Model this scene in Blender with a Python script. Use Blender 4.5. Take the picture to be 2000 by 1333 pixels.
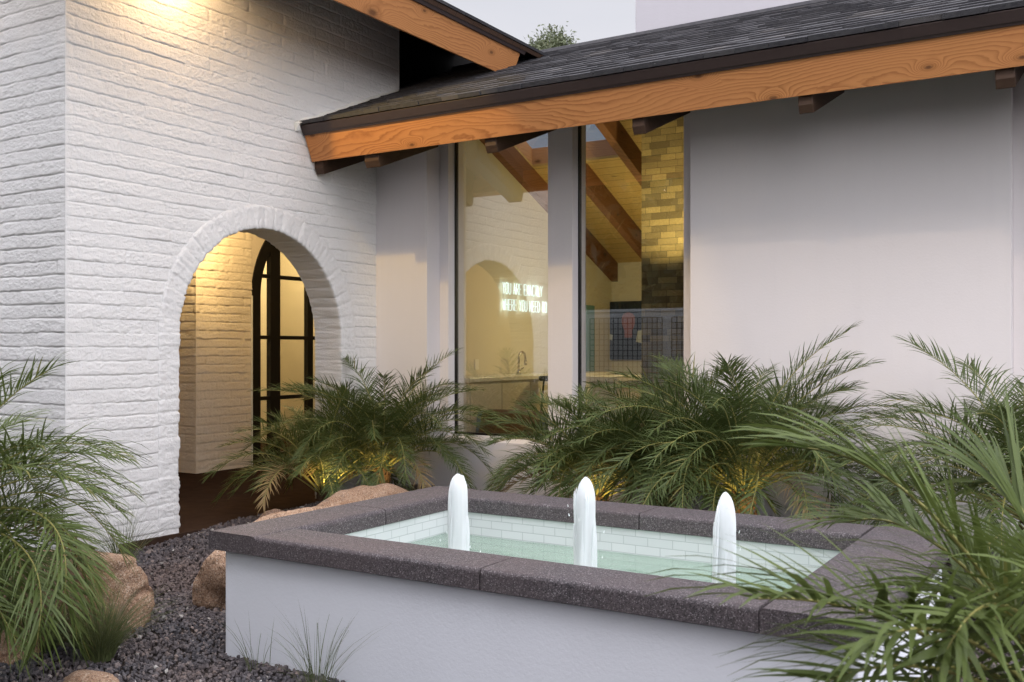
import bpy, bmesh, math, random
import numpy as np
from mathutils import Vector

# ------------------------------------------------------------------ scene, camera, world, sun
S = bpy.context.scene
for o in list(bpy.data.objects): bpy.data.objects.remove(o)
COL = S.collection
R = math.radians
YAW = math.atan2(.5264, .8502)
cam = bpy.data.objects.new("camera", bpy.data.cameras.new("camera")); COL.objects.link(cam)
cam.location = (0, 0, 1.5); cam.rotation_euler = (R(90), 0, YAW)
cam.data.sensor_width = 36; cam.data.lens = 34.6; cam.data.shift_y = .00875
cam.data.clip_start = .05; cam.data.clip_end = 600
cam.data.dof.use_dof = True; cam.data.dof.focus_distance = 6.6; cam.data.dof.aperture_fstop = 8
S.camera = cam
S.view_settings.view_transform = 'Standard'; S.view_settings.look = 'None'
S.view_settings.exposure = 0; S.view_settings.gamma = 1; S.view_settings.use_curve_mapping = False
S.cycles.use_denoising = True
S.cycles.max_bounces = 10; S.cycles.transparent_max_bounces = 24
S.cycles.diffuse_bounces = 4; S.cycles.glossy_bounces = 4; S.cycles.transmission_bounces = 6
S.cycles.sample_clamp_indirect = 6

SUN_EL = R(43.2); SUN_AZ_X = .03
sdir = Vector((SUN_AZ_X, -math.cos(SUN_EL), math.sin(SUN_EL))).normalized()
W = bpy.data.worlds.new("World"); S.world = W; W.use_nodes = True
wn = W.node_tree.nodes; wl = W.node_tree.links; wn.clear()
sky = wn.new("ShaderNodeTexSky"); sky.sky_type = 'NISHITA'; sky.sun_disc = False
sky.sun_elevation = SUN_EL; sky.sun_rotation = math.pi; sky.air_density = 1.0; sky.dust_density = 3.0; sky.ozone_density = 1.2
tc = wn.new("ShaderNodeTexCoord"); mp = wn.new("ShaderNodeMapping"); mp.inputs['Scale'].default_value = (1, 1, 4)
nz = wn.new("ShaderNodeTexNoise"); nz.inputs['Scale'].default_value = 2.2; nz.inputs['Detail'].default_value = 5
rp = wn.new("ShaderNodeValToRGB"); rp.color_ramp.elements[0].position = .3; rp.color_ramp.elements[1].position = .75
rp.color_ramp.elements[0].color = (.78, .78, .78, 1); rp.color_ramp.elements[1].color = (.95, .95, .95, 1)
mx = wn.new("ShaderNodeMix"); mx.data_type = 'RGBA'
CLOUD = (7.25, 7.2, 7.6)
mx.inputs['B'].default_value = (*CLOUD, 1)
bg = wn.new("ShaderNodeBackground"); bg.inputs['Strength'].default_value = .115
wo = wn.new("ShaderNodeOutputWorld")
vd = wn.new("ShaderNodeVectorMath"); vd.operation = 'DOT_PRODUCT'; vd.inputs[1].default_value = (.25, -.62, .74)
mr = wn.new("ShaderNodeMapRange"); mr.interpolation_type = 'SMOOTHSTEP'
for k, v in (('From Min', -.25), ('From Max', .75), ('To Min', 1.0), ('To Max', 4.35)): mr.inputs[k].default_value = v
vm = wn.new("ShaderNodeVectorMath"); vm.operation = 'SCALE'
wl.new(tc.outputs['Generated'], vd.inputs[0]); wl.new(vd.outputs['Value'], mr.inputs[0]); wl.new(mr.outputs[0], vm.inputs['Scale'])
wl.new(tc.outputs['Generated'], mp.inputs[0]); wl.new(mp.outputs[0], nz.inputs['Vector']); wl.new(nz.outputs['Fac'], rp.inputs[0])
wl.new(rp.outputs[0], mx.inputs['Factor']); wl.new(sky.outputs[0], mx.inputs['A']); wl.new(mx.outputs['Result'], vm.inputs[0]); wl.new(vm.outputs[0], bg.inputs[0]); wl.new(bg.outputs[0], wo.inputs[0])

sl = bpy.data.lights.new("sun", 'SUN'); sun = bpy.data.objects.new("sun", sl); COL.objects.link(sun)
sl.energy = .36; sl.angle = R(.9); sl.color = (1, .74, .52)
sun.rotation_euler = (-sdir).to_track_quat('-Z', 'Y').to_euler()

# ------------------------------------------------------------------ helpers
class MB:
    """collects vertices and faces in world space"""
    def __init__(s): s.v = []; s.f = []; s.n = 0
    def add(s, V, F):
        s.v.append(np.asarray(V, float).reshape(-1, 3)); b = s.n
        s.f.extend([tuple(int(i) + b for i in f) for f in F]); s.n += len(s.v[-1]); return s
    def box(s, x0, x1, y0, y1, z0, z1):
        V = [(x, y, z) for z in (z0, z1) for y in (y0, y1) for x in (x0, x1)]
        return s.add(V, [(0, 2, 3, 1), (4, 5, 7, 6), (0, 1, 5, 4), (2, 6, 7, 3), (0, 4, 6, 2), (1, 3, 7, 5)])
    def prism(s, pts, d):
        """extrude a planar polygon (world points) by vector d"""
        P = np.asarray(pts, float); n = len(P); V = np.vstack([P, P + np.asarray(d, float)])
        F = [tuple(range(n))[::-1], tuple(range(n, 2 * n))] + [(i, (i + 1) % n, n + (i + 1) % n, n + i) for i in range(n)]
        return s.add(V, F)
    def tube(s, pts, r, k=8, cap=True):
        P = np.asarray(pts, float); n = len(P); r = np.broadcast_to(np.asarray(r, float), (n,))
        T = np.gradient(P, axis=0); T /= np.linalg.norm(T, axis=1)[:, None] + 1e-12
        V = []; a = None
        for i in range(n):
            t = T[i]
            if a is None: a = np.cross(t, (0, 0, 1) if abs(t[2]) < .9 else (1, 0, 0))
            a = a - t * np.dot(a, t); a /= np.linalg.norm(a) + 1e-12; b = np.cross(t, a)
            for j in range(k):
                th = 2 * math.pi * j / k; V.append(P[i] + r[i] * (a * math.cos(th) + b * math.sin(th)))
        F = [(i * k + j, i * k + (j + 1) % k, (i + 1) * k + (j + 1) % k, (i + 1) * k + j) for i in range(n - 1) for j in range(k)]
        if cap: F += [tuple(range(k))[::-1], tuple(range((n - 1) * k, n * k))]
        return s.add(V, F)
    def lathe(s, prof, c, k=24):
        V = []; n = len(prof)
        for r, z in prof:
            for j in range(k):
                th = 2 * math.pi * j / k; V.append((c[0] + r * math.cos(th), c[1] + r * math.sin(th), c[2] + z))
        F = [(i * k + j, i * k + (j + 1) % k, (i + 1) * k + (j + 1) % k, (i + 1) * k + j) for i in range(n - 1) for j in range(k)]
        F += [tuple(range(k))[::-1], tuple(range((n - 1) * k, n * k))]
        return s.add(V, F)
    def grid(s, G, mask=None):
        """G: (m, n, 3) points"""
        m, n, _ = G.shape; i, j = np.meshgrid(np.arange(m - 1), np.arange(n - 1), indexing='ij')
        q = np.stack([i * n + j, (i + 1) * n + j, (i + 1) * n + j + 1, i * n + j + 1], -1).reshape(-1, 4)
        if mask is not None: q = q[mask.reshape(-1)]
        return s.add(G.reshape(-1, 3), q)

ORG = {}
def link(name, mb, mat, parent=None, origin=(0, 0, 0), smooth=False, bevel=0, auto=None):
    o_ = np.array(ORG[parent.name] if parent else origin, float)
    V = (np.vstack(mb.v) - o_)
    me = bpy.data.meshes.new(name)
    F = mb.f; L = np.array([len(f) for f in F], np.int32); idx = np.concatenate([np.asarray(f, np.int32) for f in F]) if len(set(L)) > 1 else np.asarray(F, np.int32).reshape(-1)
    me.vertices.add(len(V)); me.vertices.foreach_set('co', V.astype(np.float32).reshape(-1))
    me.loops.add(len(idx)); me.loops.foreach_set('vertex_index', idx)
    me.polygons.add(len(L)); st = np.zeros(len(L), np.int32); st[1:] = np.cumsum(L)[:-1]
    me.polygons.foreach_set('loop_start', st)
    me.update(calc_edges=True); me.validate()
    me.polygons.foreach_set('use_smooth', np.full(len(me.polygons), bool(smooth)))
    me.materials.append(mat)
    o = bpy.data.objects.new(name, me); COL.objects.link(o)
    if parent: o.parent = parent
    else: o.location = tuple(o_)
    ORG[o.name] = o_
    if bevel:
        b = o.modifiers.new('bevel', 'BEVEL'); b.width = bevel; b.segments = 2; b.limit_method = 'ANGLE'
    return o
def tag(o, label=None, cat=None, group=None, kind=None):
    if label: o['label'] = label
    if cat: o['category'] = cat
    if group: o['group'] = group
    if kind: o['kind'] = kind
    return o
def thing(name, loc, label, cat, group=None):
    o = bpy.data.objects.new(name, None); COL.objects.link(o); o.location = loc; o.empty_display_size = .2
    ORG[o.name] = np.array(loc, float); return tag(o, label, cat, group)
def lamp(name, loc, energy, color, radius=.05, spot=None, target=None, blend=.6, parent=None):
    l = bpy.data.lights.new(name, 'SPOT' if spot else 'POINT'); l.energy = energy; l.color = color; l.shadow_soft_size = radius
    o = bpy.data.objects.new(name, l); COL.objects.link(o)
    if spot: l.spot_size = R(spot); l.spot_blend = blend
    if target is not None: o.rotation_euler = (Vector(target) - Vector(loc)).to_track_quat('-Z', 'Y').to_euler()
    if parent: o.parent = parent; o.location = Vector(loc) - Vector(ORG[parent.name])
    else: o.location = loc
    return o

def _h(i, j, k, seed):
    i = np.asarray(i).astype(np.int64); j = np.asarray(j).astype(np.int64); k = np.asarray(k).astype(np.int64)
    n = (i * 374761393 + j * 668265263 + k * 2147483647 + seed * 974711) & 0x7fffffff
    n = ((n ^ (n >> 13)) * 1274126177) & 0x7fffffff; n = ((n ^ (n >> 16)) * 1911520717) & 0x7fffffff
    return ((n ^ (n >> 15)) & 0xffff) / 65535.
def vn(x, y, z=0., seed=1):
    x, y, z = np.broadcast_arrays(np.asarray(x, float), np.asarray(y, float), np.asarray(z, float))
    i, j, k = np.floor(x), np.floor(y), np.floor(z); a, b, c = x - i, y - j, z - k
    a = a * a * (3 - 2 * a); b = b * b * (3 - 2 * b); c = c * c * (3 - 2 * c); r = 0
    for di in (0, 1):
        for dj in (0, 1):
            for dk in (0, 1):
                w = (a if di else 1 - a) * (b if dj else 1 - b) * (c if dk else 1 - c)
                r = r + w * _h(i + di, j + dj, k + dk, seed)
    return r * 2 - 1
def fbm(x, y, z=0., oct=4, seed=1):
    r = 0; a = 1.; t = 0; f = 1.
    for o in range(oct):
        r = r + a * vn(np.asarray(x) * f, np.asarray(y) * f, np.asarray(z) * f, seed + o); t += a; a *= .5; f *= 2.03
    return r / t
def sst(x, a, b):
    t = np.clip((np.asarray(x, float) - a) / (b - a), 0, 1); return t * t * (3 - 2 * t)

# ------------------------------------------------------------------ materials
class NT:
    def __init__(s, name):
        s.m = bpy.data.materials.new(name); s.m.use_nodes = True; s.t = s.m.node_tree; s.t.nodes.clear()
    def n(s, ty, ins=None, **kw):
        nd = s.t.nodes.new('ShaderNode' + ty)
        for k, v in kw.items(): setattr(nd, k, v)
        for k, v in (ins or {}).items():
            i = nd.inputs[k]
            if hasattr(v, 'is_linked') or isinstance(v, bpy.types.NodeSocket): s.t.links.new(v, i)
            else:
                if isinstance(v, tuple) and i.type == 'RGBA' and len(v) == 3: v = (*v, 1)
                i.default_value = v
        return nd
    def co(s, scale=(1, 1, 1), loc=(0, 0, 0), kind='Object'):
        c = s.n('TexCoord').outputs[kind]
        return s.n('Mapping', {'Vector': c, 'Scale': scale, 'Location': loc}).outputs[0]
    def noise(s, v, sc, det=3, ro=.55, dis=0.):
        return s.n('TexNoise', {'Vector': v, 'Scale': sc, 'Detail': det, 'Roughness': ro, 'Distortion': dis}).outputs['Fac']
    def math(s, op, a, b=0., clamp=False):
        return s.n('Math', {0: a, 1: b}, operation=op, use_clamp=clamp).outputs[0]
    def ramp(s, f, stops, interp='LINEAR'):
        nd = s.n('ValToRGB', {0: f}); cr = nd.color_ramp; cr.interpolation = interp
        while len(cr.elements) < len(stops): cr.elements.new(.5)
        for e, (p, c) in zip(cr.elements, stops): e.position = p; e.color = (*c, 1) if isinstance(c, tuple) else (c, c, c, 1)
        return nd.outputs[0]
    def mix(s, f, a, b, mode='MIX'):
        nd = s.n('Mix', data_type='RGBA', blend_type=mode)
        for k, v in ((0, f), (6, a), (7, b)):
            i = nd.inputs[k]
            if isinstance(v, bpy.types.NodeSocket): s.t.links.new(v, i)
            else: i.default_value = (*v, 1) if isinstance(v, tuple) else v
        return nd.outputs[2]
    def bump(s, h, st=.5, d=.01, nrm=None):
        ins = {'Height': h, 'Strength': st, 'Distance': d}
        if nrm is not None: ins['Normal'] = nrm
        return s.n('Bump', ins).outputs[0]
    def bsdf(s, col, rough=.6, nrm=None, spec=.5, metal=0., **kw):
        ins = {'Base Color': col, 'Roughness': rough, 'Specular IOR Level': spec, 'Metallic': metal}
        if nrm is not None: ins['Normal'] = nrm
        ins.update(kw)
        return s.n('BsdfPrincipled', ins).outputs[0]
    def out(s, sh): s.n('OutputMaterial', {0: sh}); return s.m

def m_plain(name, col, rough=.6, spec=.4, metal=0., var=.06, bs=.15, sc=30):
    t = NT(name); c = t.co(); f = t.noise(c, sc, 4)
    a = tuple(max(0, x * (1 - var)) for x in col); b = tuple(min(1, x * (1 + var)) for x in col)
    return t.out(t.bsdf(t.mix(f, a, b), rough, t.bump(f, bs, .004), spec, metal))
def m_emit(name, col, st):
    t = NT(name); e = t.n('Emission', {'Color': col, 'Strength': st}).outputs[0]; return t.out(e)

def m_adobe(name, base=(.80, .785, .765)):
    t = NT(name); c = t.co()
    big = t.noise(c, 1.3, 4); fine = t.noise(c, 60, 5, .65); sp = t.noise(c, 16, 4)
    col = t.mix(big, tuple(x * .93 for x in base), tuple(min(1, x * 1.03) for x in base))
    col = t.mix(t.ramp(sp, [(.62, 0.), (.75, .25)]), col, (.66, .60, .57))
    pit = t.ramp(t.noise(c, 95, 3, .6), [(.27, 1.), (.33, 0.)])
    col = t.mix(t.math('MULTIPLY', pit, .45), col, (.22, .19, .17))
    n1 = t.bump(t.math('ADD', fine, t.math('MULTIPLY', t.noise(c, 140, 4, .7), .6)), .75, .008)
    return t.out(t.bsdf(col, .75, n1, .25))
def m_stucco(name, base):
    t = NT(name); c = t.co()
    big = t.noise(c, 1.1, 5, .6); v = t.noise(t.co((5, 5, .35)), 1.6, 5)
    col = t.mix(big, tuple(x * .95 for x in base), tuple(min(1, x * 1.02) for x in base))
    col = t.mix(t.ramp(v, [(.52, 0.), (.8, .14)]), col, tuple(x * .82 for x in base))
    h = t.math('ADD', t.noise(c, 60, 5, .65), t.math('MULTIPLY', t.noise(c, 6, 3), 1.2))
    return t.out(t.bsdf(col, .8, t.bump(h, .28, .005), .2))
def m_timber(name, axis, light=(.54, .25, .085), dark=(.20, .066, .016), knot=(.075, .028, .012)):
    """sawn fir with cathedral grain and knots; axis = direction of the length"""
    t = NT(name); sx, sy = (1, 0) if axis == 0 else (0, 1)
    sep = t.n('SeparateXYZ', {0: t.n('TexCoord').outputs['Object']}).outputs
    L = sep[axis]; V = sep[2]; D = sep[1 - axis]
    def vec(a, b, c=0.):
        return t.n('CombineXYZ', {0: t.math('MULTIPLY', L, a), 1: t.math('MULTIPLY', V, b), 2: t.math('MULTIPLY', D, c)}).outputs[0]
    vo = t.n('TexVoronoi', {'Vector': vec(1.9, 4.2), 'Scale': 1., 'Randomness': 1.}, voronoi_dimensions='2D')
    d = t.math('MULTIPLY', vo.outputs['Distance'], t.ramp(t.n('SeparateColor', {0: vo.outputs['Color']}).outputs[1], [(0., .55), (1., 1.7)]))
    sel = t.ramp(t.n('SeparateColor', {0: vo.outputs['Color']}).outputs[0], [(.50, 0.), (.56, 1.)])
    k1 = t.math('MULTIPLY', t.math('POWER', 2.718, t.math('MULTIPLY', t.math('MULTIPLY', d, d), -20.)), sel)
    g = t.math('MULTIPLY', V, 30.)
    g = t.math('ADD', g, t.math('MULTIPLY', t.noise(vec(.55, 3.0, 1.), 1., 2, .45), 19.))
    g = t.math('ADD', g, t.math('MULTIPLY', t.noise(vec(5., 14., 3.), 1., 3), 1.6))
    g = t.math('ADD', g, t.math('MULTIPLY', k1, 7.5))
    fr = t.math('FRACT', g)
    line = t.ramp(fr, [(0., .0), (.30, .08), (.66, .5), (.84, 1.), (.95, .4), (1., 0.)])
    fine = t.noise(vec(3., 160., 40.), 1., 3, .6)
    col = t.mix(t.math('MULTIPLY', t.math('MULTIPLY', line, t.ramp(t.noise(vec(.8, 5., 2.), 1., 2), [(.3, .6), (.62, 1.)])), .9), light, dark)
    col = t.mix(t.math('MULTIPLY', fine, .35), col, tuple(x * .55 for x in light))
    tone = t.noise(vec(.9, 1.5, 1.), 1., 3)
    col = t.mix(tone, col, t.mix(.5, col, (light[0], light[1] * .82, light[2])))
    kc = t.math('MULTIPLY', t.ramp(d, [(.03, 1.), (.10, .0)]), sel)
    kr = t.math('MULTIPLY', t.ramp(d, [(.08, 0.), (.11, .35), (.16, 0.)]), sel)
    col = t.mix(t.math('MULTIPLY', kc, .8), col, knot); col = t.mix(kr, col, dark)
    h = t.math('ADD', fine, t.math('MULTIPLY', line, -.4))
    return t.out(t.bsdf(col, .62, t.bump(h, .25, .003), .3))
def m_planks(name, axis, pitch, light, dark, rough=.6):
    """boards running along x, laid across y, with knots"""
    t = NT(name); sep = t.n('SeparateXYZ', {0: t.n('TexCoord').outputs['Object']}).outputs
    L, A = sep[axis], sep[1 - axis]
    q = t.math('DIVIDE', A, pitch); i = t.math('FLOOR', q); f = t.math('FRACT', q)
    wn_ = t.n('TexWhiteNoise', {'W': i}, noise_dimensions='1D').outputs['Value']
    def vec(a, b): return t.n('CombineXYZ', {0: t.math('MULTIPLY', L, a), 1: t.math('MULTIPLY', A, b), 2: t.math('MULTIPLY', i, 3.7)}).outputs[0]
    gr = t.noise(vec(1.2, 60), 1., 4, .6); kn = t.noise(vec(3.5, 16.), 1., 2)
    col = t.mix(gr, dark, light); col = t.mix(t.math('MULTIPLY', wn_, .55), col, tuple(x * .62 for x in light))
    col = t.mix(t.ramp(kn, [(.70, 0.), (.76, .85)]), col, tuple(x * .25 for x in dark))
    seam = t.ramp(f, [(0., 1.), (.04, 0.), (.96, 0.), (1., 1.)])
    col = t.mix(t.math('MULTIPLY', seam, .9), col, tuple(x * .15 for x in dark))
    return t.out(t.bsdf(col, rough, t.bump(t.math('SUBTRACT', gr, seam), .3, .004), .35))
def m_granite():
    t = NT('coping_stone'); c = t.co()
    v = t.n('TexVoronoi', {'Vector': c, 'Scale': 290.}); r = t.n('SeparateColor', {0: v.outputs['Color']}).outputs[0]
    v2 = t.n('TexVoronoi', {'Vector': c, 'Scale': 140.}); r2 = t.n('SeparateColor', {0: v2.outputs['Color']}).outputs[1]
    col = t.ramp(r, [(0., (.027, .024, .026)), (.3, (.064, .055, .060)), (.62, (.115, .099, .105)), (.86, (.185, .16, .168)), (.93, (.40, .37, .38))], 'CONSTANT')
    col = t.mix(.45, col, t.ramp(r2, [(0., (.036, .032, .036)), (.4, (.09, .077, .082)), (.8, (.15, .127, .132))], 'CONSTANT'))
    big = t.noise(c, 2.3, 4); col = t.mix(t.ramp(big, [(.35, 0.), (.75, .4)]), col, (.125, .09, .088))
    h = t.math('ADD', r, t.noise(c, 130, 4, .7))
    return t.out(t.bsdf(col, .72, t.bump(h, .6, .004), .35))
def m_rock(name='boulder_granite', tint=(1, 1, 1)):
    t = NT(name); c = t.co()
    v = t.n('TexVoronoi', {'Vector': c, 'Scale': 170.}); r = t.n('SeparateColor', {0: v.outputs['Color']}).outputs[0]
    T = lambda a: tuple(x * y for x, y in zip(a, tint))
    col = t.ramp(r, [(0., T((.20, .125, .085))), (.2, T((.36, .225, .145))), (.6, T((.45, .30, .205))), (.88, T((.56, .43, .33)))], 'CONSTANT')
    big = t.noise(c, 3.2, 5, .6); col = t.mix(t.ramp(big, [(.45, 0.), (.68, .75)]), col, T((.25, .135, .075)))
    lich = t.noise(c, 9, 5, .7); col = t.mix(t.ramp(lich, [(.60, 0.), (.68, .6)]), col, T((.16, .125, .10)))
    h = t.math('ADD', t.math('MULTIPLY', r, .5), t.noise(c, 40, 6, .7))
    return t.out(t.bsdf(col, .85, t.bump(h, .9, .012), .25))
def m_gravel():
    t = NT('lava_gravel'); g = t.n('NewGeometry').outputs['Random Per Island']; c = t.co()
    col = t.ramp(g, [(0., (.045, .043, .049)), (.35, (.085, .081, .090)), (.7, (.125, .115, .122)), (.9, (.165, .138, .134)), (.985, (.24, .19, .17)), (.997, (.50, .48, .45))])
    br = t.noise(t.co((1, 1, 0)), .8, 3)
    sx = t.n('SeparateXYZ', {0: c}).outputs
    soil = t.math('MULTIPLY', t.ramp(sx[0], [(0., 1.), (.0, 1.)]), br)
    col = t.mix(t.ramp(br, [(.42, 0.), (.6, .55)]), col, (.12, .078, .062))
    h = t.noise(c, 160, 4, .7)
    return t.out(t.bsdf(col, .85, t.bump(h, .8, .006), .3))
def m_leaf(name, c0, c1, dead=(.30, .24, .08)):
    t = NT(name); g = t.n('NewGeometry').outputs['Random Per Island']; orn = t.n('ObjectInfo').outputs['Random']
    c = t.co(); f = t.noise(c, 3., 3)
    col = t.mix(t.math('ADD', t.math('MULTIPLY', g, .5), t.math('MULTIPLY', f, .5)), c0, c1)
    col = t.mix(t.math('MULTIPLY', orn, .35), col, tuple(x * 1.25 for x in c1))
    col = t.mix(t.ramp(g, [(.93, 0.), (.97, .6)]), col, dead)
    b = t.bsdf(col, .45, None, .3)
    tr = t.n('BsdfTranslucent', {'Color': t.mix(.5, col, tuple(min(1, x * 1.6) for x in c1))}).outputs[0]
    return t.out(t.n('MixShader', {0: .22, 1: b, 2: tr}).outputs[0])
def m_glass(name, tint=(.97, .98, .97), base=.05, gain=1.9, rough=0.):
    t = NT(name); bf = t.n('NewGeometry').outputs['Backfacing']; fr = t.n('Fresnel', {'IOR': t.math('ADD', 1.5, t.math('MULTIPLY', bf, -.8333))}).outputs[0]
    f = t.math('ADD', t.math('MULTIPLY', fr, gain), base, True)
    tr = t.n('BsdfTransparent', {'Color': tint}).outputs[0]; gl = t.n('BsdfGlossy', {'Color': (1, 1, 1), 'Roughness': rough}).outputs[0]
    return t.out(t.n('MixShader', {0: f, 1: tr, 2: gl}).outputs[0])
def m_tile():
    t = NT('subway_tile'); sep = t.n('SeparateXYZ', {0: t.co()}).outputs
    u = t.math('ADD', sep[0], sep[1]); v = t.n('CombineXYZ', {0: u, 1: sep[2], 2: 0.}).outputs[0]
    b = t.n('TexBrick', {'Vector': v, 'Color1': (.66, .68, .68), 'Color2': (.62, .645, .645), 'Mortar': (.46, .49, .49), 'Scale': 1., 'Mortar Size': .0022, 'Brick Width': .145, 'Row Height': .0475})
    return t.out(t.bsdf(b.outputs['Color'], .18, t.bump(b.outputs['Fac'], .4, -.003), .5))
def m_water():
    t = NT('pool_water'); c = t.co(); h = t.math('ADD', t.noise(c, 14, 3, .55, .4), t.math('MULTIPLY', t.noise(c, 45, 2), .35)); nb = t.bump(h, .28, .012)
    fr = t.n('Fresnel', {'IOR': 1.33, 'Normal': nb}).outputs[0]
    tr = t.n('BsdfTransparent', {'Color': (.72, .86, .76)}).outputs[0]
    gl = t.n('BsdfGlossy', {'Color': (1, 1, 1), 'Roughness': .05, 'Normal': nb}).outputs[0]
    di = t.n('BsdfDiffuse', {'Color': (.40, .51, .43)}).outputs[0]
    a = t.n('MixShader', {0: .38, 1: tr, 2: di}).outputs[0]
    return t.out(t.n('MixShader', {0: t.math('MULTIPLY', fr, 1.), 1: a, 2: gl}).outputs[0])
def m_foam(name, dens):
    t = NT(name); c = t.co((38, 38, 1.6)); f = t.noise(c, 1., 2, .5)
    d = t.n('BsdfDiffuse', {'Color': (.96, .97, .98)}).outputs[0]; tl = t.n('BsdfTranslucent', {'Color': (.93, .96, .97)}).outputs[0]
    a = t.n('MixShader', {0: .5, 1: d, 2: tl}).outputs[0]; tp = t.n('BsdfTransparent').outputs[0]
    return t.out(t.n('MixShader', {0: t.ramp(f, [(.3, dens[0]), (.65, dens[1])]), 1: tp, 2: a}).outputs[0])
def m_shingle():
    t = NT('roof_tile_slate'); g = t.n('NewGeometry').outputs['Random Per Island']; c = t.co()
    col = t.ramp(g, [(0., (.032, .032, .038)), (.5, (.042, .042, .048)), (.92, (.052, .051, .057)), (1., (.10, .094, .094))])
    col = t.mix(t.ramp(t.noise(c, 22, 5, .7), [(.4, 0.), (.75, .6)]), col, (.085, .082, .086))
    col = t.mix(t.ramp(t.noise(t.co((60, 60, 60)), 1., 2), [(.74, 0.), (.78, .7)]), col, (.30, .30, .31))
    return t.out(t.bsdf(col, .8, t.bump(t.noise(c, 130, 5, .7), .7, .006), .3))
def m_stack():
    t = NT('stacked_stone'); sep = t.n('SeparateXYZ', {0: t.co()}).outputs
    v = t.n('CombineXYZ', {0: t.math('ADD', sep[0], t.math('MULTIPLY', sep[1], 1.)), 1: sep[2], 2: 0.}).outputs[0]
    b = t.n('TexBrick', {'Vector': v, 'Color1': (.50, .40, .20), 'Color2': (.15, .12, .07), 'Mortar': (.07, .055, .035), 'Scale': 1., 'Mortar Size': .0025, 'Bias': .1, 'Brick Width': .165, 'Row Height': .066})
    b.offset = .41; b.squash = 1.3; b.squash_frequency = 3
    n = t.noise(t.co(), 45, 5, .65); col = t.mix(t.math('MULTIPLY', n, .6), b.outputs['Color'], (.10, .08, .05))
    h = t.math('ADD', t.math('MULTIPLY', b.outputs['Fac'], -1.), n)
    return t.out(t.bsdf(col, .45, t.bump(h, .6, .008), .5))

M = dict(
    adobe=m_adobe('painted_adobe', (.725, .71, .695)), adobe_in=m_adobe('porch_adobe', (.72, .66, .58)),
    stucco=m_stucco('house_stucco', (.69, .655, .66)), fount=m_stucco('fountain_stucco', (.80, .81, .86)),
    chim=m_stucco('chimney_stucco', (.42, .41, .445)), plaster=m_stucco('interior_plaster', (.62, .575, .47)),
    beam=m_timber('fascia_fir', 0), beam_y=m_timber('fascia_fir_side', 1),
    tail=m_timber('rafter_stain', 1, (.060, .035, .020), (.034, .019, .011), (.03, .015, .01)),
    inbeam=m_timber('ceiling_beam_stain', 1, (.20, .095, .045), (.10, .045, .022), (.04, .018, .01)),
    drip=m_plain('drip_edge_brown', (.032, .020, .018), .45, .5, .0, .2),
    flash=m_plain('painted_flashing', (.72, .74, .73), .5),
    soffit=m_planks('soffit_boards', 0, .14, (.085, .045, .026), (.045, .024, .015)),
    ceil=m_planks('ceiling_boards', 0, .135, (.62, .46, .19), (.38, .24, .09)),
    curb=m_timber('skylight_curb_fir', 0, (.50, .30, .18), (.33, .17, .09)),
    shingle=m_shingle(), granite=m_granite(), rock=m_rock(), rock2=m_rock('boulder_dark', (.72, .72, .76)), gravel=m_gravel(),
    soil=m_plain('dark_soil', (.030, .024, .022), .95, .1, 0, .4, .6, 60),
    porch=m_plain('porch_paving', (.042, .025, .018), .95, .03, 0, .45, .5, 9),
    black=m_plain('black_steel', (.007, .0065, .0065), .5, .25), dark=m_plain('recess_shade_black', (.01, .009, .009), .8, .1),
    glass=m_glass('window_glass', base=.10), doorglass=m_glass('door_glass', (.95, .93, .88), .03), skyglass=m_glass('skylight_glass', (.62, .68, .74), .05, 1.5, .08),
    tile=m_tile(), water=m_water(), foam=m_foam('water_foam', (.93, 1.)), mist=m_foam('water_spray', (.0, .20)),
    poolfloor=m_plain('pool_floor', (.33, .45, .37), .6, .3, 0, .05, .1),
    leaf=m_leaf('palm_leaflet', (.040, .061, .018), (.098, .128, .040)), leafw=m_leaf('palm_leaflet_front', (.042, .068, .017), (.125, .160, .042)),
    petiole=m_plain('palm_petiole', (.26, .24, .07), .5, .4, 0, .25), fibre=m_plain('palm_trunk_fibre', (.085, .050, .028), .9, .15, 0, .5, .9, 40),
    deadleaf=m_leaf('dry_palm_leaflet', (.16, .105, .045), (.27, .19, .09)),
    grass=m_leaf('grass_blade', (.040, .060, .024), (.12, .135, .055), (.34, .27, .12)),
    bark=m_plain('tree_bark', (.13, .10, .08), .9, .15, 0, .4, .7, 20),
    euca=m_leaf('eucalyptus_leaf', (.055, .070, .040), (.10, .115, .060), (.14, .12, .06)), ficus=m_leaf('hedge_leaf', (.016, .026, .012), (.035, .055, .022)),
    cream=m_plain('cabinet_cream', (.66, .58, .44), .45), top=m_plain('counter_stone', (.74, .68, .56), .25),
    steel=m_plain('brushed_steel', (.42, .40, .37), .25, .5, 1.), leather=m_plain('brown_leather', (.10, .035, .016), .42, .4, 0, .25, .2, 14),
    bluegrey=m_plain('blue_grey_fabric', (.16, .19, .23), .9, .1, 0, .15, .4, 90), wallgrey=m_stucco('boundary_grey', (.36, .39, .42)),
    stack=m_stack(), teal=m_plain('teal_glass', (.16, .30, .30), .08, .6), white=m_plain('white_plastic', (.75, .73, .68), .4),
    navy=m_plain('canvas_navy', (.018, .024, .042), .6, .3, 0, .5, .1, 6), face=m_plain('canvas_flesh', (.26, .095, .08), .7, .2, 0, .35, .1, 22), pale=m_plain('canvas_pale', (.45, .47, .42), .7, .2, 0, .3, .1, 20),
    floor=m_planks('oak_floor', 0, .18, (.32, .20, .11), (.22, .13, .07), .35),
    neon=m_emit('neon_white', (.82, 1., .97), 1.7), lens=m_emit('lamp_lens', (1., .80, .45), 6.), lenspool=m_emit('pool_lens', (.9, 1., .96), 6.),
)

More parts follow.
